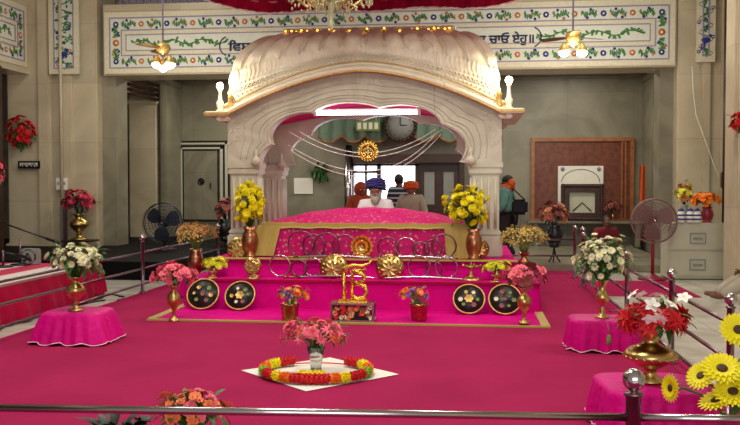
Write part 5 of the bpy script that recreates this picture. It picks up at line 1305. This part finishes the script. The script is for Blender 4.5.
def person(label, loc, rz, J, parts, head, skinm='skin', headr=.105, hrot=0, group=None, extras=()):
    root = thing('person', label, 'person', loc, rz, group)
    E = [('pelvis', 'waist'), ('waist', 'chest'), ('chest', 'neck'), ('neck', 'head')]
    for s_ in 'lr':
        E += [('chest', 'sh' + s_), ('sh' + s_, 'el' + s_), ('el' + s_, 'wr' + s_), ('wr' + s_, 'ha' + s_)]
        if 'kn' + s_ in J: E += [('pelvis', 'hp' + s_), ('hp' + s_, 'kn' + s_), ('kn' + s_, 'an' + s_), ('an' + s_, 'to' + s_)]
    JJ = {k: (v, R_) for k, (v, R_) in J.items()}
    b = skin_obj('body', JJ, E, skinm, root, 'pelvis')
    hm = head_mb(J['head'][0], headr, Matrix.Rotation(hrot, 3, 'Z')).mesh('h', [skinm, 'eye', 'hair', 'lip'])
    # fingers
    fm = MB()
    for s_ in 'lr':
        h = V(J['ha' + s_][0]); w_ = V(J['wr' + s_][0]); d = (h - w_).normalized(); sd = d.cross(V((0, 1, .2))); sd = sd.normalized() if sd.length > .01 else V((1, 0, 0))
        for k, L in enumerate((.06, .07, .075, .065)):
            b0 = h + sd * (.03 - .019 * k); fm.tube([b0 - d * .02, b0 + d * L * .5, b0 + d * L + V((0, .012, -.01))], [.010, .009, .007], 0, 6)
        fm.tube([h - d * .03 + sd * .03, h + sd * .055, h + d * .025 + sd * .062], [.011, .01, .008], 0, 6)
    mb = MB()
    for me, off in ((b, 0), (hm, 0)):
        for p_ in me.polygons: pass
    mb.add([v.co.copy() for v in b.vertices], [list(p_.vertices) for p_ in b.polygons], 0, True)
    base = len(mb.v); mb.v += [v.co.copy() for v in hm.vertices]
    for p_ in hm.polygons: mb.f.append([i + base for i in p_.vertices]); mb.m.append(p_.material_index); mb.sm.append(True)
    mb.add(fm.v, fm.f, 0, True)
    mb.build('body', [skinm, 'eye', 'hair', 'lip'], root)
    for nm, keys, edges, grow, matn, rt_ in parts:
        JJ = {k: (J[k][0], tuple((r if not hasattr(J[k][1], '__len__') else 0) + grow for r in ((J[k][1],) * 2)) if not hasattr(J[k][1], '__len__') else (J[k][1][0] + grow, J[k][1][1] + grow)) for k in keys}
        me = skin_obj(nm, JJ, edges, matn, root, rt_); link(nm, me, root)
    for nm, fn, matn in extras:
        m = MB(); fn(m); m.build(nm, matn, root)
    return root
TOPK = ['pelvis', 'waist', 'chest', 'neck', 'shl', 'ell', 'wrl', 'shr', 'elr', 'wrr']
TOPE = [('pelvis', 'waist'), ('waist', 'chest'), ('chest', 'neck'), ('chest', 'shl'), ('shl', 'ell'), ('ell', 'wrl'), ('chest', 'shr'), ('shr', 'elr'), ('elr', 'wrr')]
LEGK = ['pelvis', 'hpl', 'knl', 'anl', 'hpr', 'knr', 'anr']
LEGE = [('pelvis', 'hpl'), ('hpl', 'knl'), ('knl', 'anl'), ('pelvis', 'hpr'), ('hpr', 'knr'), ('knr', 'anr')]
def stand_J(h=1.7, el=((.24, .0, 1.12), (.24, -.05, 1.12)), wr=((.25, -.05, .88), (.25, -.1, .88)), stride=.1):
    k = h / 1.72; Z = lambda z: z * k
    J = dict(pelvis=((0, 0, Z(.95)), (.15, .11)), waist=((0, 0, Z(1.12)), (.135, .1)), chest=((0, 0, Z(1.32)), (.16, .11)), neck=((0, 0, Z(1.48)), (.055, .055)), head=((0, -.01, Z(1.60)), (.07, .08)))
    for s_, sg, i in (('l', -1, 0), ('r', 1, 1)):
        J['sh' + s_] = ((sg * .17, 0, Z(1.40)), .065); J['el' + s_] = ((sg * el[i][0], el[i][1], Z(el[i][2])), .048); J['wr' + s_] = ((sg * wr[i][0], wr[i][1], Z(wr[i][2])), .032)
        a = V(J['el' + s_][0]); b_ = V(J['wr' + s_][0]); J['ha' + s_] = (tuple(b_ + (b_ - a).normalized() * .08), (.04, .022))
        J['hp' + s_] = ((sg * .09, 0, Z(.90)), .095); J['kn' + s_] = ((sg * .1, -stride * sg * .4, Z(.48)), .062); J['an' + s_] = ((sg * .1, stride * sg, .09), .042); J['to' + s_] = ((sg * .11, stride * sg - .16, .04), (.045, .03))
    return J
def turban(c, r, tall=.75, w=1.3):
    c = V(c)
    def fn(m):
        m.ball(c + V((0, .02, r * .72)), (r * w, r * 1.25, r * tall), 0, 22, 14)
        for k in range(6):
            t = k / 5; pts = []
            for a in range(0, 361, 15):
                A = math.radians(a); pts.append(c + V((r * (w - .12 * t) * 1.0 * math.cos(A), .02 + r * 1.22 * math.sin(A) * (1 - .12 * t), r * (.28 + .8 * t * tall) + (.22 * r * math.cos(A * 1) * (1 if k % 2 else -1)) + (r * .22 if math.sin(A) < -.6 else 0))))
            m.tube(pts[:-1], r * .16, 0, 6, True)
    return fn
def beardf(c, r, L=1.0):
    c = V(c)
    def fn(m):
        m.ball(c + V((0, -r * .5, -r * (.75 + .35 * L))), (r * .62, r * .42, r * (.45 + .45 * L)), 0, 14, 10)
        for s_ in (-1, 1): m.ball(c + V((s_ * r * .58, -r * .3, -r * .4)), (r * .22, r * .4, r * .5), 0, 10, 8); m.tube([c + V((0, -r * .95, -r * .48)), c + V((s_ * r * .45, -r * .85, -r * .55))], [r * .12, r * .07], 0, 6)
    return fn
# seated reader: cross-legged behind the bed
pr = AY(376, 197, 12.75); hz = 1.50
k0 = .62
def seat_J(zs, hz, lean=-.04, w=.2):
    J = dict(pelvis=((0, .02, zs + .12), (.17, .14)), waist=((0, .02, zs + .28), (.15, .12)), chest=((0, lean * .6, hz - .32), (.17, .12)), neck=((0, lean, hz - .15), (.055, .055)), head=((0, lean - .02, hz - .02), (.07, .08)))
    for s_, sg in (('l', -1), ('r', 1)):
        J['sh' + s_] = ((sg * w, lean * .5, hz - .245), .075); J['el' + s_] = ((sg * (w + .06), -.08, hz - .50), .052); J['wr' + s_] = ((sg * .12, -.30, hz - .50), .034); J['ha' + s_] = ((sg * .07, -.36, hz - .48), (.042, .024))
        J['hp' + s_] = ((sg * .12, 0, zs + .10), .1); J['kn' + s_] = ((sg * .36, -.22, zs + .1), .075); J['an' + s_] = ((-sg * .05, -.34, zs + .06), .045); J['to' + s_] = ((-sg * .17, -.36, zs + .05), (.045, .03))
    return J
zs = .62; hz = pr.z + .125
J = seat_J(zs, hz); r = .112; hc = J['head'][0]
person('seated reader with navy turban, grey beard and white kurta behind the bed', (pr.x, 12.75, 0), 0, J,
    [('kurta', TOPK, TOPE, .022, 'kurta', 'pelvis'), ('trousers', LEGK, LEGE, .02, 'kurta', 'pelvis')], None, 'skin', r,
    extras=(('turban', turban(hc, r, 1.0, 1.32), 'navy'), ('beard', beardf(hc, r, 1.1), 'beard')))
m = MB(); m.span((pr.x - .6, 12.4, .6), (pr.x + .6, 13.4, .625), bev=.01); m.build('seat_cushion', 'paper', None, label='thin white cushion under the seated reader', category='cushion')
# man in striped shirt
def place(px, d): 
    r_ = ray(px, 185); t = d / (r_.y); return (V((0, 0, EYE)) + r_ * t)
p = place(399, 17.2); J = stand_J(1.69); hc = J['head'][0]
person('standing man in a navy shirt with pale stripes seen from behind in the doorway', (p.x, 17.2, .11), PI * .9, J, [('striped_shirt', TOPK, TOPE, .03, 'striped', 'pelvis'), ('trousers', LEGK, LEGE, .02, 'trouser', 'pelvis')], None, 'skin_dark', .1,
    extras=(('hair', lambda m, hc=hc: m.ball(V(hc) + V((0, .02, .035)), (.092, .108, .11), 0, 16, 12), 'hair'),))
p = place(411, 15.6); J = stand_J(1.64); hc = J['head'][0]
person('standing person in an orange turban and long beige shirt near the wooden door', (p.x, 15.6, 0), PI * .95, J, [('long_shirt', TOPK, TOPE, .05, 'beige', 'pelvis'), ('trousers', LEGK, LEGE, .04, 'beige', 'pelvis')], None, 'skin', .105, extras=(('turban', turban(hc, .105, .8, 1.3), 'orange_cloth'),))
p = place(361, 15.8); J = stand_J(1.62); hc = J['head'][0]
person('standing person wrapped in a rust-brown shawl just behind the seated reader', (p.x, 15.8, 0), .4, J, [('shawl', TOPK, TOPE, .05, 'rust', 'pelvis'), ('trousers', LEGK, LEGE, .04, 'rust', 'pelvis')], None, 'skin_dark', .105, extras=(('headscarf', lambda m, hc=hc: (m.ball(V(hc) + V((0, .03, .01)), (.13, .13, .15), 0, 16, 12), m.ball(V(hc) + V((0, .04, -.17)), (.15, .12, .12), 0, 14, 10)), 'rust'),))
# woman with bag
p = AZ(508, 270, 0); p.z = .0; p = place(507, 17.0); J = stand_J(1.66, el=((.22, .05, 1.12), (.22, -.02, 1.12)), wr=((.2, -.05, .9), (.2, -.16, 1.0)), stride=.16); hc = J['head'][0]
def bag(m):
    m.box((.06, .27, 1.06), (.12, .32, .30), bev=.05); m.tube([(.0, .15, 1.2), (.05, .06, 1.44), (.09, .12, 1.44), (.09, .38, 1.2)], .014)
person('standing person in teal shirt with orange scarf, black cap and black shoulder bag', (p.x, 17.0, .11), -PI / 2 - .3, J, [('shirt', TOPK, TOPE, .045, 'teal', 'pelvis'), ('trousers', LEGK, LEGE, .045, 'trouser', 'pelvis')], None, 'skin_dark', .1,
    extras=(('cap', lambda m, hc=hc: m.ball(V(hc) + V((0, .02, .05)), (.1, .115, .1), 0, 16, 12), 'hair'), ('scarf', lambda m, hc=hc: (m.ball(V(hc) + V((0, .03, -.11)), (.13, .14, .11), 0, 14, 10), m.ball(V(hc) + V((.02, .1, -.02)), (.1, .08, .1), 0, 12, 8)), 'orange_cloth')))
m = MB(); bag(m); o = m.build('shoulder_bag', 'blackcloth', None, label='black shoulder bag hanging on the person in teal', category='bag')
Rz = Matrix.Rotation(-PI / 2 - .3, 4, 'Z'); o.location = V((p.x, 17.0, .11)) + Rz @ o.location; o.rotation_euler = (0, 0, -PI / 2 - .3)
# seated person in maroon by the back wall
p = place(606, 19.2); J = seat_J(-.05, .70); hc = J['head'][0]
person('seated person in maroon clothes below the wooden board', (p.x, 19.2, .11), .2, J, [('shirt', TOPK, TOPE, .04, 'maroon', 'pelvis'), ('trousers', LEGK, LEGE, .03, 'maroon', 'pelvis')], None, 'skin_dark', .11, extras=(('hair', lambda m, hc=hc: m.ball(V(hc) + V((0, .03, .03)), (.1, .11, .12), 0, 16, 12), 'hair'),))
# person sitting on the floor at the right edge
J = seat_J(.0, .82)
for s_, sg in (('l', -1), ('r', 1)):
    J['kn' + s_] = ((sg * .15, -.46, .30), .085); J['an' + s_] = ((sg * .13, -.80, .07), .045); J['to' + s_] = ((sg * .15, -.96, .09), (.05, .03))
    J['el' + s_] = ((sg * .27, -.2, .42), .05); J['wr' + s_] = ((sg * .17, -.42, .38), .034); J['ha' + s_] = ((sg * .14, -.5, .37), (.042, .024))
hc = J['head'][0]
person('person in pale grey clothes sitting on the floor at the right edge, bare feet showing', (4.22, 12.2, 0), -PI / 2, J, [('kurta', TOPK, TOPE, .04, 'beige', 'pelvis'), ('trousers', LEGK, LEGE, .03, 'beige', 'pelvis')], None, 'skin_dark', .105, extras=(('turban', turban(hc, .105, .8, 1.25), 'kurta'),))

# cables on floor at left
for pts, lab in ((((0, 328), (20, 322), (60, 308), (105, 300)), 'black cable lying along the floor beside the left railing'), (((95, 300), (110, 294), (125, 297), (118, 301)), 'coiled black cable on the floor at the end of the divan')):
    P_ = [AZ(a, b, .0) for a, b in pts]; Q_ = []
    for i in range(len(P_) - 1):
        for t in range(6): Q_.append(P_[i].lerp(P_[i + 1], t / 6) + V((random.uniform(-.03, .03), random.uniform(-.03, .03), 0)))
    m = MB(); m.tube(Q_ + [P_[-1]], .012, 0, 5); m.build('floor_cable', 'black', None, label=lab, category='cable')

# ------------------------------------------------------------------ lights
def area(name, loc, size, e, col, rot=(0, 0, 0)):
    l = bpy.data.lights.new(name, 'AREA'); l.shape = 'RECTANGLE'; l.size, l.size_y = size; l.energy = e; l.color = col
    o = bpy.data.objects.new(name, l); C.objects.link(o); o.location = loc; o.rotation_euler = rot; return o
for i, (x, y, e) in enumerate(((-1.5, 5.5, 210), (-5.5, 8, 110), (3.0, 9, 130), (-1.5, 9.5, 70), (-6.5, 14, 70), (2, 14, 60))):
    area('ceiling_fill', (x, y, 6.4), (1.6, 1.0), e, (1, .95, .86))  # unseen fill lights added under the hall ceiling
area('aisle_fill', (-5.5, 19.5, 4.35), (1.5, .4), 80, (1, .93, .8)); area('aisle_fill', (-.5, 19, 4.35), (1.5, .4), 60, (1, .95, .86)); area('aisle_fill', (2.5, 19.5, 4.35), (1.5, .4), 60, (1, .9, .74))  # fills added above the aisle to brighten the back walls
area('canopy_tube_glow', (CX, CYF + .45, 2.58), (1.4, .1), 12, (1, .92, .9))
# broad unseen fill light added behind the camera
area('rear_fill', (1.0, -3.5, 2.6), (6, 3.2), 250, (1, .97, .94), (math.radians(80), 0, .05))
w = bpy.data.worlds.new('world'); bpy.context.scene.world = w; w.use_nodes = True
w.node_tree.nodes['Background'].inputs[0].default_value = (1, .97, .93, 1); w.node_tree.nodes['Background'].inputs[1].default_value = .28
sc = bpy.context.scene
sc.view_settings.view_transform = 'Standard'; sc.view_settings.look = 'None'; sc.view_settings.gamma = 1; sc.view_settings.use_curve_mapping = False
sc.view_settings.exposure = .22
sc.cycles.use_denoising = True
